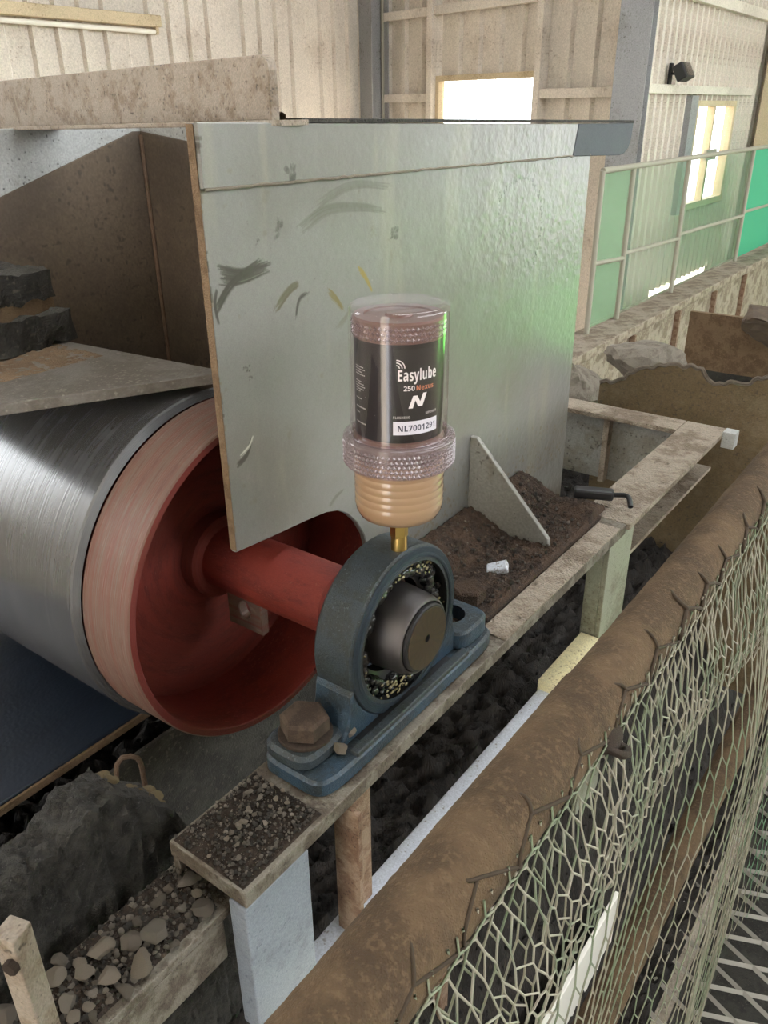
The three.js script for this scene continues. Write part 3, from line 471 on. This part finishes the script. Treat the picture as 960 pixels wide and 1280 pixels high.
// ------------------------------------------------------------------ automatic lubricator
const lub = thing('grease_lubricator', 'clear domed automatic grease lubricator with black label', 'lubricator', [-.3960, 1.0735, -.5545]);
{
  const y = (v) => v - 1.0735;
  const hexb = Array.from({ length: 6 }, (_, i) => [.0085 * Math.cos(i / 6 * 6.283 + .3), .0085 * Math.sin(i / 6 * 6.283 + .3)]);
  mesh('nipple', merge([plate(hexb, 'y', y(1.088), y(1.104), .001), rod([0, y(1.0735), 0], [0, y(1.09), 0], .0078, 20), rod([0, y(1.10), 0], [0, y(1.116), 0], .007, 20)]), M.brass, lub, 'brass hex nipple');
  const res = [[0.002, y(1.112)], [.030, y(1.1125)], [.0365, y(1.116)], [.0395, y(1.122)]]; for (let k = 0; k < 7; k++) { const b = 1.126 + k * .0068; res.push([.0402, y(b)], [.0407, y(b + .0018)], [.0407, y(b + .0046)], [.0402, y(b + .0060)]); } res.push([.0400, y(1.174)]);
  mesh('grease_reservoir', turned(res, 'y', 72), M.amber, lub, 'ribbed amber grease cup');
  // knurled clear collar: rows of small pyramids on a sleeve
  mesh('collar', turned([[.0405, y(1.1665)], [.0480, y(1.1665)], [.0492, y(1.168)], [.0492, y(1.189)], [.0500, y(1.191)], [.0495, y(1.193)], [.0470, y(1.194)], [.0430, y(1.194)]], 'y', 96), M.smoky, lub, 'smoky clear collar');
  const kn = [], kg = new THREE.ConeGeometry(.0023, .0016, 4); kg.rotateZ(-Math.PI / 2); for (let r = 0; r < 5; r++) for (let i = 0; i < 72; i++) { const q = kg.clone(), a = (i + (r % 2) * .5) / 72 * Math.PI * 2; q.translate(.0499, y(1.1700 + r * .0042), 0); q.rotateY(a); kn.push(q); }
  const knurl = mesh('knurling', flat(merge(kn)), M.smoky, lub); knurl.userData.kind = 'stuff';
  // cartridge with its label under the cover
  mesh('cartridge', crisp([[.0402, y(1.174)], [.0402, y(1.192)], [.0385, y(1.194)], [.0378, y(1.195)], [.0378, y(1.281)], [.0392, y(1.2815)]], 'y', 72), M.brownCap, lub);
  mesh('cartridge_cap', crisp([[.0392, y(1.2815)], [.0392, y(1.2965)], [.0380, y(1.2983)], [.030, y(1.2983)], [.029, y(1.2970)], [.012, y(1.2970)], [.011, y(1.2990)], [0, y(1.2990)]], 'y', 72), M.brownCap, lub, 'brown knurled cap');
  const kc = []; const kg2 = new THREE.ConeGeometry(.0024, .0014, 4); kg2.rotateZ(-Math.PI / 2); for (let r = 0; r < 3; r++) for (let i = 0; i < 56; i++) { const q = kg2.clone(), a = (i + (r % 2) * .5) / 56 * Math.PI * 2; q.translate(.0398, y(1.2845 + r * .0042), 0); q.rotateY(a); kc.push(q); }
  const k2 = mesh('cap_knurling', flat(merge(kc)), M.smoky, lub); k2.userData.kind = 'stuff';
  mesh('cover', turned([[.0430, y(1.1935)], [.0430, y(1.302)], [.0425, y(1.3045)], [.0408, y(1.3062)], [.0385, y(1.3070)], [.020, y(1.3074)], [.0001, y(1.3074)]], 'y', 96), M.clear, lub, 'clear plastic cover');
  mesh('cover_seam', tube(Array.from({ length: 48 }, (_, i) => { const a = i / 48 * 6.283; return [.0440 * Math.cos(a), y(1.1946), .0440 * Math.sin(a)]; }), .0012, 6, 96, true), M.clear, lub);
  // printed label
  const W = 1536, H = 535, c = document.createElement('canvas'); c.width = W; c.height = H; const g = c.getContext('2d');   // W spans the whole way round
  g.fillStyle = '#231f20'; g.fillRect(0, 0, W, H); g.fillStyle = '#2b2a2a'; g.fillRect(W * .5 - 40, 26, 330, H - 44);
  const cx = W * .5 + 92;
  g.fillStyle = '#f2f0ee'; g.font = 'bold 84px sans-serif'; g.textAlign = 'center'; g.save(); g.translate(cx + 16, 190); g.scale(.66, 1); g.fillText('Easylube', 0, 0); g.restore();
  g.strokeStyle = '#f2f0ee'; g.lineWidth = 6; for (const r of [16, 30, 44]) { g.beginPath(); g.arc(cx - 106, 122, r, -Math.PI / 2, 0); g.stroke(); }
  g.font = 'bold 38px sans-serif'; g.fillStyle = '#f2f0ee'; g.fillText('250', cx - 38, 244); g.fillStyle = '#d98a66'; g.fillText('Nexus', cx + 56, 244);
  g.fillStyle = '#f4f2f0'; g.beginPath(); g.moveTo(cx - 42, 340); g.lineTo(cx - 16, 272); g.lineTo(cx + 8, 272); g.lineTo(cx + 24, 306); g.lineTo(cx + 42, 262); g.lineTo(cx + 66, 262); g.lineTo(cx + 38, 332); g.lineTo(cx + 12, 332); g.lineTo(cx - 4, 298); g.lineTo(cx - 18, 340); g.closePath(); g.fill();
  g.font = 'bold 19px sans-serif'; g.fillStyle = '#c8c6c4'; g.fillText('FLUSHING', cx - 78, 396); g.fillText('MPOWER', cx + 100, 384);
  g.fillStyle = '#e4e6ee'; g.fillRect(cx - 124, 412, 270, 76); g.fillStyle = '#3a4152'; g.font = 'bold 46px sans-serif'; g.fillText('NL7001291', cx + 16, 468);
  g.fillStyle = '#c8c6c4'; const lx = W * .5 - 300; for (const [yy, w, hh] of [[140, 84, 6], [154, 92, 5], [168, 70, 6], [182, 96, 6], [220, 60, 6], [234, 88, 6], [248, 92, 6], [262, 84, 6], [276, 50, 5], [316, 60, 6], [364, 90, 7], [396, 44, 6], [452, 96, 8]]) for (let x = 0; x < w; x += 11) g.fillRect(lx + x, yy, 8, hh);
  const lt = new THREE.CanvasTexture(c); lt.colorSpace = THREE.SRGBColorSpace; lt.wrapS = THREE.RepeatWrapping;
  const lg = new THREE.CylinderGeometry(.0384, .0384, .0840, 96, 1, true); lg.rotateY(Math.PI + Math.atan2(.396, .5545) * 1 + .0); lg.translate(0, y(1.1970) + .042, 0);
  mesh('printed_label', lg, phy({ map: lt, roughness: .35, clearcoat: .5, clearcoatRoughness: .1 }), lub, 'black printed label with white lettering');
}

// ------------------------------------------------------------------ stones and small litter
const stoneShapes = Array.from({ length: 8 }, (_, i) => stoneGeo(i + 3, 3, 9 + i % 4, .10));
const stoneMats = [[1, 1, 1], [.82, .78, .74], [1.12, 1.08, 1.02], [.62, .60, .57]].map(([r, g, b]) => { const m = M.stone.clone(); m.color.setRGB(r * .95, g * .95, b * .95); return m; });
const BIG = [[-.427, -.287, .017, 'angular stone leaning under the end of the base plate', 0], [-.435, -.274, .010], [-.412, -.284, .009], [-.431, -.260, .013], [-.397, -.276, .020, 'dark flat angular stone close to the pale blue leg', 3], [-.408, -.239, .029, 'largest flat stone in the middle of the ledge beam', 0], [-.432, -.203, .021, 'tilted tan stone left of the largest flat stone', 2], [-.420, -.222, .020, 'brown stone touching the largest flat stone', 1],
  [-.397, -.215, .022, 'rounded pale stone below the largest flat stone', 2], [-.410, -.196, .018, 'pale pointed stone left of the rounded pale stone', 2], [-.427, -.184, .015], [-.392, -.196, .013], [-.440, -.168, .019, 'tan stone just behind the thin upright bar', 2], [-.418, -.163, .018, 'tan stone beside the thin upright bar', 0], [-.450, -.180, .014, 'dark stone at the back edge of the ledge beam', 3], [-.445, -.130, .022, 'flat grey stone at the near end of the ledge beam', 1],
  [-.410, -.179, .009], [-.395, -.184, .007], [-.403, -.172, .009], [-.392, -.242, .009], [-.412, -.268, .009], [-.399, -.256, .008], [-.437, -.189, .011], [-.432, -.238, .010], [-.416, -.252, .008], [-.415, -.186, .007], [-.404, -.160, .011], [-.394, -.168, .009], [-.394, -.206, .007], [-.398, -.264, .007]];
seed = 31337;
const nearBig = (x, z) => { let best = null, bd = 9; for (const [a, b, , l] of BIG) if (l) { const d = Math.hypot(a - x, b - z); if (d < bd) { bd = d; best = l; } } const w = best.split(' '); return 'small broken stone next to the ' + w.slice(0, 9).join(' '); };
BIG.forEach(([x, z, s, label, m], i) => {
  const o = solo('stone', stoneShapes[i % 8], stoneMats[m ?? i % 4], label ?? nearBig(x, z), 'stone', label ? 'broken stones on the ledge beam' : 'small stones on the ledge beam');
  const h = s * (i === 5 || i === 4 ? .30 : .42); o.position.set(x, .857 + h * .72, z); o.scale.set(s * .62, h, s * .62); o.rotation.set(rr(-.2, .2), rr(0, 6.28), rr(-.2, .2));
});
const SM = [[-.430, -.368, .007], [-.409, -.334, .008], [-.408, -.340, .008], [-.409, -.326, .006], [-.424, -.381, .006], [-.405, -.377, .006], [-.407, -.387, .005], [-.402, -.367, .006], [-.417, -.368, .006], [-.420, -.387, .005], [-.393, -.379, .005], [-.383, -.381, .004], [-.385, -.310, .006], [-.396, -.320, .005], [-.408, -.319, .005], [-.407, -.352, .006], [-.386, -.367, .005], [-.393, -.351, .006], [-.406, -.298, .005], [-.437, -.384, .006], [-.394, -.370, .004], [-.417, -.354, .005], [-.381, -.371, .004], [-.424, -.351, .005], [-.392, -.361, .004]];
SM.forEach(([x, z, s], i) => { const o = solo('pebble', stoneShapes[(i * 3) % 8], stoneMats[[0, 2, 2, 1][i % 4]], 'pale pebble on the dirty base plate before the bearing foot', 'stone', 'pebbles on the base plate'); o.position.set(x, .8945 + s * .3, z); o.scale.set(s * .62, s * .5, s * .62); o.rotation.set(rr(-.3, .3), rr(0, 6), 0); });
function scatter(name, label, n, place, sizes, mat, s, c0 = .55, c1 = 1.25) {               // uncountable grit
  seed = s; const g = stoneGeo(5, 1, 6, .15), m = new THREE.InstancedMesh(g, mat, n), d = new THREE.Object3D();
  for (let i = 0; i < n; i++) { const [x, y, z] = place(); const k = sizes[0] + (sizes[1] - sizes[0]) * rnd() ** 3; d.position.set(x, y + k * .3, z); d.rotation.set(rr(0, 6), rr(0, 6), rr(0, 6)); d.scale.setScalar(k); d.updateMatrix(); m.setMatrixAt(i, d.matrix); m.setColorAt(i, new THREE.Color().setScalar(c0 + (c1 - c0) * rnd() ** 2)); }
  m.name = numbered(name); m.castShadow = m.receiveShadow = true; m.userData = { label, category: 'grit', kind: 'stuff' }; scene.add(m);
}
scatter('grit', 'fine brown grit between the stones on the ledge beam', 2800, () => { const x = rr(-.453, -.391); return [x, .8575, rr(-.30, -.02)]; }, [.0006, .0036], M.stone, 5, .16, 1.15);
scatter('grit', 'fine grit on the base plate before the bearing', 1500, () => { const x = rr(-.446, -.364); return [x, .8945, rr(-.389, -.294)]; }, [.0004, .0026], M.stone, 6, .16, 1.2);
scatter('grit', 'grit on the deck around the dirt bank', 900, () => { const x = rr(-.53, -.40); return [x, .9035 + .026 * sstep(-.47, -.54, x), rr(-1.08, -.74)]; }, [.0006, .0036], M.stone, 8, .16, .8);
{
  let o = solo('stone', stoneShapes[2], stoneMats[2], 'pale cube shaped stone beside the rusty bolt', 'stone'); o.position.set(-.388, .9195, -.462); o.scale.set(.0075, .0095, .0075); o.rotation.y = .7;
  o = solo('stone', stoneShapes[5], stoneMats[2], 'round pale stone on the front edge of the bearing foot', 'stone'); o.position.set(-.382, .917, -.442); o.scale.set(.0115, .009, .0115);
  o = solo('paper_scrap', flat(bx(-.014, .014, 0, .010, -.009, .009, .002)), M.palePaint, 'small crumpled white scrap on the brown dirt of the deck', 'scrap'); o.position.set(-.435, .903, -.835); o.rotation.set(.2, .5, .25);
  const c = thing('cable_stub', 'black clip lying on the dirt at the end of the deck', 'clip', [-.425, .905, -1.115]); mesh('body', flat(bx(-.03, .03, 0, .016, -.01, .01, .004)), M.black, c); mesh('tail', tube([[.03, .008, 0], [.05, .012, .01], [.055, .004, .03]], .004, 6), M.black, c); c.rotation.y = .4;
}

// ------------------------------------------------------------------ pit below
const pit = solo('spill_heap', dirtSheet(-1.35, -.165, -2.4, .6, -.02, .05, 120, 260, 301, (x, z) => .52 * sstep(-.19, -.48, x) + .03 * n3(x * 9, z * 9, 1, 4)), M.pitSoil, 'dark heap of spilled soil under the frame', 'soil'); pit.userData.kind = 'stuff';
scatter('rubble', 'loose rubble over the dark soil heap', 9000, () => { const x = rr(-.95, -.20), z = rr(-2.2, .4); return [x, -.01 + .52 * sstep(-.19, -.48, x) + .02, z]; }, [.0010, .0065], M.pitSoil, 7);
{
  const g = mergeVertices(new THREE.BoxGeometry(.17, .46, .30, 40, 80, 70).deleteAttribute('uv').deleteAttribute('normal')), p = g.attributes.position, prof = [[.02, .925], [-.19, .925], [-.222, .932], [-.245, .945], [-.275, .942], [-.318, .888], [-.345, .82], [-.372, .758], [-.42, .70]];
  const topAt = (z) => { for (let i = 0; i + 1 < prof.length; i++) if (z <= prof[i][0] && z >= prof[i + 1][0]) { const t = (z - prof[i][0]) / (prof[i + 1][0] - prof[i][0]); return prof[i][1] + t * (prof[i + 1][1] - prof[i][1]); } return prof[z > 0 ? 0 : 8][1]; };
  for (let i = 0; i < p.count; i++) { const x = p.getX(i) - .565, z = p.getZ(i) - .235, v = (p.getY(i) + .23) / .46, k = .010; const yy = .48 + v * (topAt(z) - .48 - .26 * clamp((-.525 - x) / .11) * v); p.setXYZ(i, x + k * n3(x * 22, yy * 22, z * 22, 41) + .014 * n3(x * 90, yy * 90, z * 90, 42), yy + k * n3(x * 26, yy * 26, z * 26, 43) + .014 * n3(x * 110, yy * 110, z * 110, 47), z + k * n3(x * 20, yy * 20, z * 20, 45)); }
  const bd = thing('boulder', 'dark grey boulder of caked spillage behind the ledge beam', 'boulder'); mesh('rock_mass', metric(flat(g)), M.boulder, bd);
  const cr = []; seed = 606; for (let k = 0; k < 46; k++) { const t = k / 45, z = -.275 - .105 * t, q = stoneGeo(k % 7, 1, 6, .3), r = rr(.004, .010); q.scale(r, r * .7, r * 1.3); q.rotateX(rr(-.6, .6)); q.translate(-.498 - rr(0, .026), topAt(z) - .004 + rr(-.003, .003), z); cr.push(q); }
  mesh('crust', merge(cr), std({ map: rep(dirtyTex([96, 82, 54], [76, 66, 46], [52, 48, 40], .5, 421, 6), .05), roughness: .9 }), bd, 'ochre crust along the broken edge').userData.kind = 'stuff';
}
solo('wall_panel', bx(-.680, -.674, .42, .772, -1.5, -.05), M.dark, 'dark grey green steel wall panel under the drum, its foot in the soil heap', 'sheet');  // wall panel standing in the spill heap
{
  const o = thing('bent_wire', 'bent pale wire loop above the boulder', 'wire', [-.60, .80, -.36]); mesh('wire', tube([[0, -.06, -.02], [.0, .0, -.012], [.005, .05, -.004], [0, .056, .012], [0, .02, .02], [0, -.03, .012]], .0028, 6), M.rusty, o);
  const u = thing('upright_bar', 'thin dusty upright bar at the near end of the ledge beam', 'bar', [-.375, 0, -.128]); mesh('bar', bx(-.008, .008, .55, 1.015, -.008, .008, .0015), M.bar, u); mesh('bolt_head', rod([.004, .995, .008], [.004, .995, .0125], .005, 6), M.rustbolt, u); u.rotation.y = .3;
}
// pale guard angle between frame and handrail; sunlight is painted into its cream parts
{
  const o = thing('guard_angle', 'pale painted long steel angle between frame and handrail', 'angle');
  mesh('top_leg', bx(-.386, -.352, .694, .700, -.90, -.36), M.palePaint, o); mesh('upright_leg', bx(-.352, -.326, .694, .701, -.66, -.30), M.sunlitCream, o, 'edge strip with sunlight put into its cream'); mesh('end_piece', bx(-.386, -.352, .688, .7005, -.36, -.30), M.sunlitCream, o, 'end piece with sunlight put into its cream');
  mesh('end_block', bx(-.388, -.330, .690, .716, -1.032, -.885), M.sunlitCream, o, 'end block with sunlight put into its bright cream');
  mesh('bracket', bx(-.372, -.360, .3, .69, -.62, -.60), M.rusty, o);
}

// ------------------------------------------------------------------ walkway, handrail, net
const PX = -.150, PYc = 1.091, PR = .0224;
const walk = struct('floor', 'expanded metal walkway floor', 'floor');
{
  const list = [], w = .15, h = .062;
  for (let i = 0; i < 94; i++) for (let j = 0; j < 6; j++) {        // diamonds lie with their long way across the walkway
    const z = .5 - i * h / 2, x = -.12 + j * w + (i % 2) * w / 2; if (x > .66) continue;
    for (const s of [-1, 1]) { const q = new THREE.BoxGeometry(Math.hypot(w / 2, h / 2) + .003, .005, .008); q.rotateX(.6); q.rotateY(s * Math.atan2(h / 2, w / 2)); q.translate(x + s * w / 4, 0, z - h / 4); list.push(q); }
  }
  const gm = mesh('grating', metric(merge(list)), M.galv, walk); gm.userData.kind = 'stuff';
  mesh('joist', bx(-.14, -.10, -.09, -.004, -3, 1), M.dark, walk); mesh('joist', bx(.66, .70, -.09, -.004, -3, 1), M.dark, walk); mesh('under_tray', bx(-.14, .70, -.42, -.40, -3, 1), M.dark, walk);
}
const rail = thing('handrail', 'dust caked round steel handrail across the near right side', 'railing');
{
  const lumpy = (x, y, r, z0, z1, n, s, amp) => { const g = new THREE.CylinderGeometry(r, r, z0 - z1, 48, n, false); g.rotateX(-Math.PI / 2).translate(x, y, (z0 + z1) / 2); const p = g.attributes.position, uv = g.attributes.uv; for (let i = 0; i < p.count; i++) { const dx = p.getX(i) - x, dy = p.getY(i) - y, z = p.getZ(i), R = Math.hypot(dx, dy), a = Math.atan2(dy, dx); if (R > 1e-6) { const k = 1 + amp * (n3(dx * 90, dy * 90, z * 25, s) + .5 * n3(dx * 260, dy * 260, z * 90, s + 3)) / r; p.setXYZ(i, x + dx * k, y + dy * k, z); } uv.setXY(i, a * r, z); } g.computeVertexNormals(); return g; };
  mesh('top_rail', lumpy(PX, PYc, PR, -.43, -3.1, 420, 3, .0016), M.pipeDust, rail); mesh('rail_sleeve', lumpy(PX, PYc, PR + .0012, .35, -.432, 160, 5, .0016), M.pipeDust, rail, 'slightly thicker near end');
  mesh('mid_rail', lumpy(PX - .005, .52, .020, .5, -3.1, 200, 7, .0012), M.pipeDust, rail);
  for (const z of [.42, -2.95]) mesh('post', rod([PX, -.05, z], [PX, PYc - .015, z], .02, 16), M.pipeDust, rail);
  mesh('sunlit_bar', bx(-.27, -.262, .02, .22, -1.03, .3), M.whitePlastic, rail, 'white bar standing for a sunlit strip');  // white bar takes the place of a sunlit strip below the net
  const cl = new THREE.IcosahedronGeometry(.011, 2); cl.scale(.8, .8, 1.3); cl.translate(PX + PR * .95, PYc - .006, -.412); mesh('wire_tie', merge([cl, tube([[PX + .022, PYc - .004, -.40], [PX + .034, PYc - .012, -.41], [PX + .030, PYc - .02, -.425], [PX + .022, PYc - .016, -.42]], .003, 5)]), M.rustbolt, rail, 'rusty tie knot');
}
// safety net: stretched hexagons hanging from the rail
{
  const o = thing('safety_net', 'dusty green hexagonal safety net hanging from the handrail', 'net');
  const build = (z0, z1, w, rows, shape, r, col) => {
    const hv = .52, pos = [], nor = [], idx = [], colr = []; const cols = Math.round((z0 - z1) / w);
    const strand = (a, b) => {
      const A = shape(...a), B = shape(...b), d = B.clone().sub(A); if (d.length() < 1e-5) return; d.normalize(); const s = Math.abs(d.x) < .8 ? V(1, 0, 0) : V(0, 0, 1), e1 = s.clone().cross(d).normalize(), e2 = d.clone().cross(e1), i0 = pos.length / 3, c = col(A), c2 = col(B);
      for (const [P, cc] of [[A, c], [B, c2]]) for (let k = 0; k < 4; k++) { const n = e1.clone().multiplyScalar(Math.cos(k * Math.PI / 2)).addScaledVector(e2, Math.sin(k * Math.PI / 2)); pos.push(P.x + n.x * r, P.y + n.y * r, P.z + n.z * r); nor.push(n.x, n.y, n.z); colr.push(...cc); }
      for (let k = 0; k < 4; k++) { const p = i0 + k, q = i0 + (k + 1) % 4; idx.push(p, q, p + 4, q, q + 4, p + 4); }
    };
    for (let j = 0; j < rows; j++) for (let i = 0; i < cols; i++) {
      const u = i + (j % 2) * .5, t0 = j, t1 = j + hv, t2 = j + 1;            // vertical leg, then the two slanting legs
      strand([u, t0], [u, t1]); strand([u, t1], [u + .5, t2]); strand([u, t1], [u - .5, t2]);
    }
    const g = new THREE.BufferGeometry(); g.setAttribute('position', new THREE.Float32BufferAttribute(pos, 3)); g.setAttribute('normal', new THREE.Float32BufferAttribute(nor, 3)); g.setAttribute('color', new THREE.Float32BufferAttribute(colr, 3)); g.setIndex(idx); return g;
  };
  const colA = (p) => { const n = fbm(p.y * .6 + 9, p.z * .6 + 9, 32, 32, 4, 701), d = sstep(.30, .56, n), far = sstep(-1.0, -1.6, p.z); const c = mixc(mixc([.22, .27, .17], [.34, .32, .24], d), [.10, .40, .22], far * (1 - d) * .8); return c; };
  const fold = (z, y) => .018 * Math.sin(z * 7 + 1.2 * Math.sin(y * 3)) + .010 * Math.sin(z * 17 + y * 2.2);
  const hang = (f) => { const a = THREE.MathUtils.degToRad(20 - 55 * Math.min(1, f / .05)); return [PX + (PR + .002) * Math.cos(a), PYc + (PR + .002) * Math.sin(a)]; };   // the top rows lie on the rail
  const W = .0250, N = 25;
  mesh('net_sheet', build(.35, -2.4, W, N, (u, t) => { const z0 = .35 - u * W, f = t / N, [hx, hy] = hang(f), k = sstep(.03, .3, f), y = f < .05 ? hy : hy - (f - .05) * 1.12; return V(hx + .014 * k + .8 * fold(z0, y) * k + .030 * f + .003 * n3(z0 * 40, y * 40, 1, 9) * k, Math.max(.004, y + .008 * n3(z0 * 30, y * 12, 5, 11) * k), z0 + .04 * f + .008 * n3(z0 * 20, y * 20, 3, 3) * k); }, .00075, colA), M.net, o);
  // the upper part is gathered: cells pulled long towards the far end
  const colB = (p) => mixc([.25, .29, .20], [.42, .39, .31], sstep(.36, .56, fbm(p.y + 9, p.z + 9, 32, 32, 3, 711)));
  mesh('net_sheet', build(.35, -2.4, .0135, 8, (u, t) => { const z0 = .35 - u * .0135, f = t / 8, [hx, hy] = hang(f * .9), k = sstep(.02, .35, f), w = .5 + .5 * Math.sin(z0 * 5.2 + 1); return V(hx + (.010 + .014 * w) * Math.sin(f * 2.6) * k + .012 * n3(z0 * 30, f * 9, 1, 19) * k, hy - f * (.16 + .10 * w) * k + .014 * n3(z0 * 24, f * 7, 5, 21) * k, z0 - (.07 + .06 * w) * f + .022 * n3(z0 * 32, f * 5, 2, 23) * k); }, .0008, colB), M.net, o, 'gathered upper fold of net');
  // cords looped over the rail, dark and sinking into its surface
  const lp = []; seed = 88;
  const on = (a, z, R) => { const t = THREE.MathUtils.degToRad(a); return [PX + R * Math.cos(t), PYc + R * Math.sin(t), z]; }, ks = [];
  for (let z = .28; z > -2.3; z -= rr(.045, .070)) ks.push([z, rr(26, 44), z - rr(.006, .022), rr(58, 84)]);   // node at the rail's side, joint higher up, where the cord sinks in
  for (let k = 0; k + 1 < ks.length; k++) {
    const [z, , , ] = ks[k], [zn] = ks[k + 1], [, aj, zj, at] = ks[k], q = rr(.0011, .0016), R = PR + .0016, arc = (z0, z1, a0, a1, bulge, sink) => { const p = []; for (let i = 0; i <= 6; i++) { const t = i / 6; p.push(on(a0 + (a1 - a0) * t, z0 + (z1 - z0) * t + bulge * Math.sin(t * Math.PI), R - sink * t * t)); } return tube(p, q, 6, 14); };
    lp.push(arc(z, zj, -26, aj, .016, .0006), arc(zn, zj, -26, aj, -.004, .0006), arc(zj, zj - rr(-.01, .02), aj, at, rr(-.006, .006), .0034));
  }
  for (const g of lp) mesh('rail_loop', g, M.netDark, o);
}

// ------------------------------------------------------------------ background conveyor, guard fence
{
  const o = thing('trough_beam', 'dusty conveyor trough beam running into the distance', 'beam');
  const g = (a, b, c, d) => bx(a, b, c, d, -11, -3.0, .01); mesh('top_flange', g(-2.14, -1.87, .09, .15), M.ridge, o); mesh('web', g(-1.93, -1.90, -.45, .09), M.ridge, o); mesh('bottom_flange', g(-1.93, -1.76, -.49, -.45), M.ridge, o);
  mesh('support', bx(-2.1, -2.0, YG, -.29, -9, -8.9), M.grey, o); mesh('support', bx(-2.1, -2.0, YG, -.29, -5, -4.9), M.grey, o);
  for (const z of [-5.3, -6.2, -7.1, -8.0]) mesh('stiffener', bx(-1.90, -1.86, -.45, .09, z, z - .03), M.rusty, o);
}
{
  const o = thing('guard_fence', 'pale framed guard fence with green mesh panels', 'fence', [-2.05, .155, 0]), H = .96, zs = [-4.93, -5.42, -6.5, -8.25, -10.2];
  for (const z of zs) mesh('post', rod([0, 0, z], [0, H, z], .017, 10), M.railPaint, o);
  for (let i = 0; i + 1 < zs.length; i++) { mesh('top_bar', rod([0, H, zs[i]], [0, H, zs[i + 1]], .018, 10), M.railPaint, o); mesh('mid_bar', rod([0, .43, zs[i]], [0, .40, zs[i + 1]], .014, 8), M.railPaint, o); mesh('mesh_panel', bx(-.012, -.009, .02, H - .02, zs[i] - .02, zs[i + 1] + .02, .0005), i === 3 ? M.teal : i ? M.greenMesh : M.greenMeshDense, o, 'green mesh'); }
}
{
  // torn steel trough behind the cross beam, with rubble
  const o = thing('torn_plate', 'brown steel plate with ragged torn upper edge behind the cross beam', 'plate');
  const top = []; seed = 555; const pts = [[-.68, .885], [-.64, .895], [-.60, .925], [-.54, .950], [-.47, .955], [-.43, .925], [-.38, .935], [-.33, .955], [-.25, .965], [-.19, .968]];
  for (let i = 0; i + 1 < pts.length; i++) for (let k = 0; k < 5; k++) { const t = k / 5; top.push([pts[i][0] + t * (pts[i + 1][0] - pts[i][0]), pts[i][1] + t * (pts[i + 1][1] - pts[i][1]) + rr(-.005, .005)]); }
  mesh('plate', plate([[-.19, .2], [-.68, .2], ...top, [-.19, .968]].reverse(), 'z', -1.75, -1.742, .0008), M.torn, o);
  mesh('rag_edge', tube(top.map(([x, y]) => [x, y, -1.746]), .006, 5, 160), M.ridge, o);
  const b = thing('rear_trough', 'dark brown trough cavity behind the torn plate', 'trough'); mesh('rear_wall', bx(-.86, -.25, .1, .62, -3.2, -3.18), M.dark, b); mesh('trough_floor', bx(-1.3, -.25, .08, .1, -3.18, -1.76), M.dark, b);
  mesh('hanging_plate', bx(-.86, -.25, .60, .80, -3.0, -2.98), M.dust, b, 'brown hanging plate');
  const rock = (label, x, y, z, sx, sy, sz, s, ry, mat) => { const m = solo('rock', stoneGeo(s, 4, 9, .35), mat, label, 'rock'); m.position.set(x, y, z); m.scale.set(sx, sy, sz); m.rotation.y = ry; };
  rock('long grey rock slab lying along the torn plate', -.84, .78, -2.00, .10, .11, .22, 11, .5, M.concrete);
  rock('grey rock above the torn plate, under the trough beam', -.76, .80, -2.30, .13, .11, .2, 12, .2, M.concrete);
  rock('dark grey rock at the far right behind the handrail', -.60, .80, -2.9, .12, .12, .18, 13, .8, M.chute);
}
renderer.render(scene, camera);
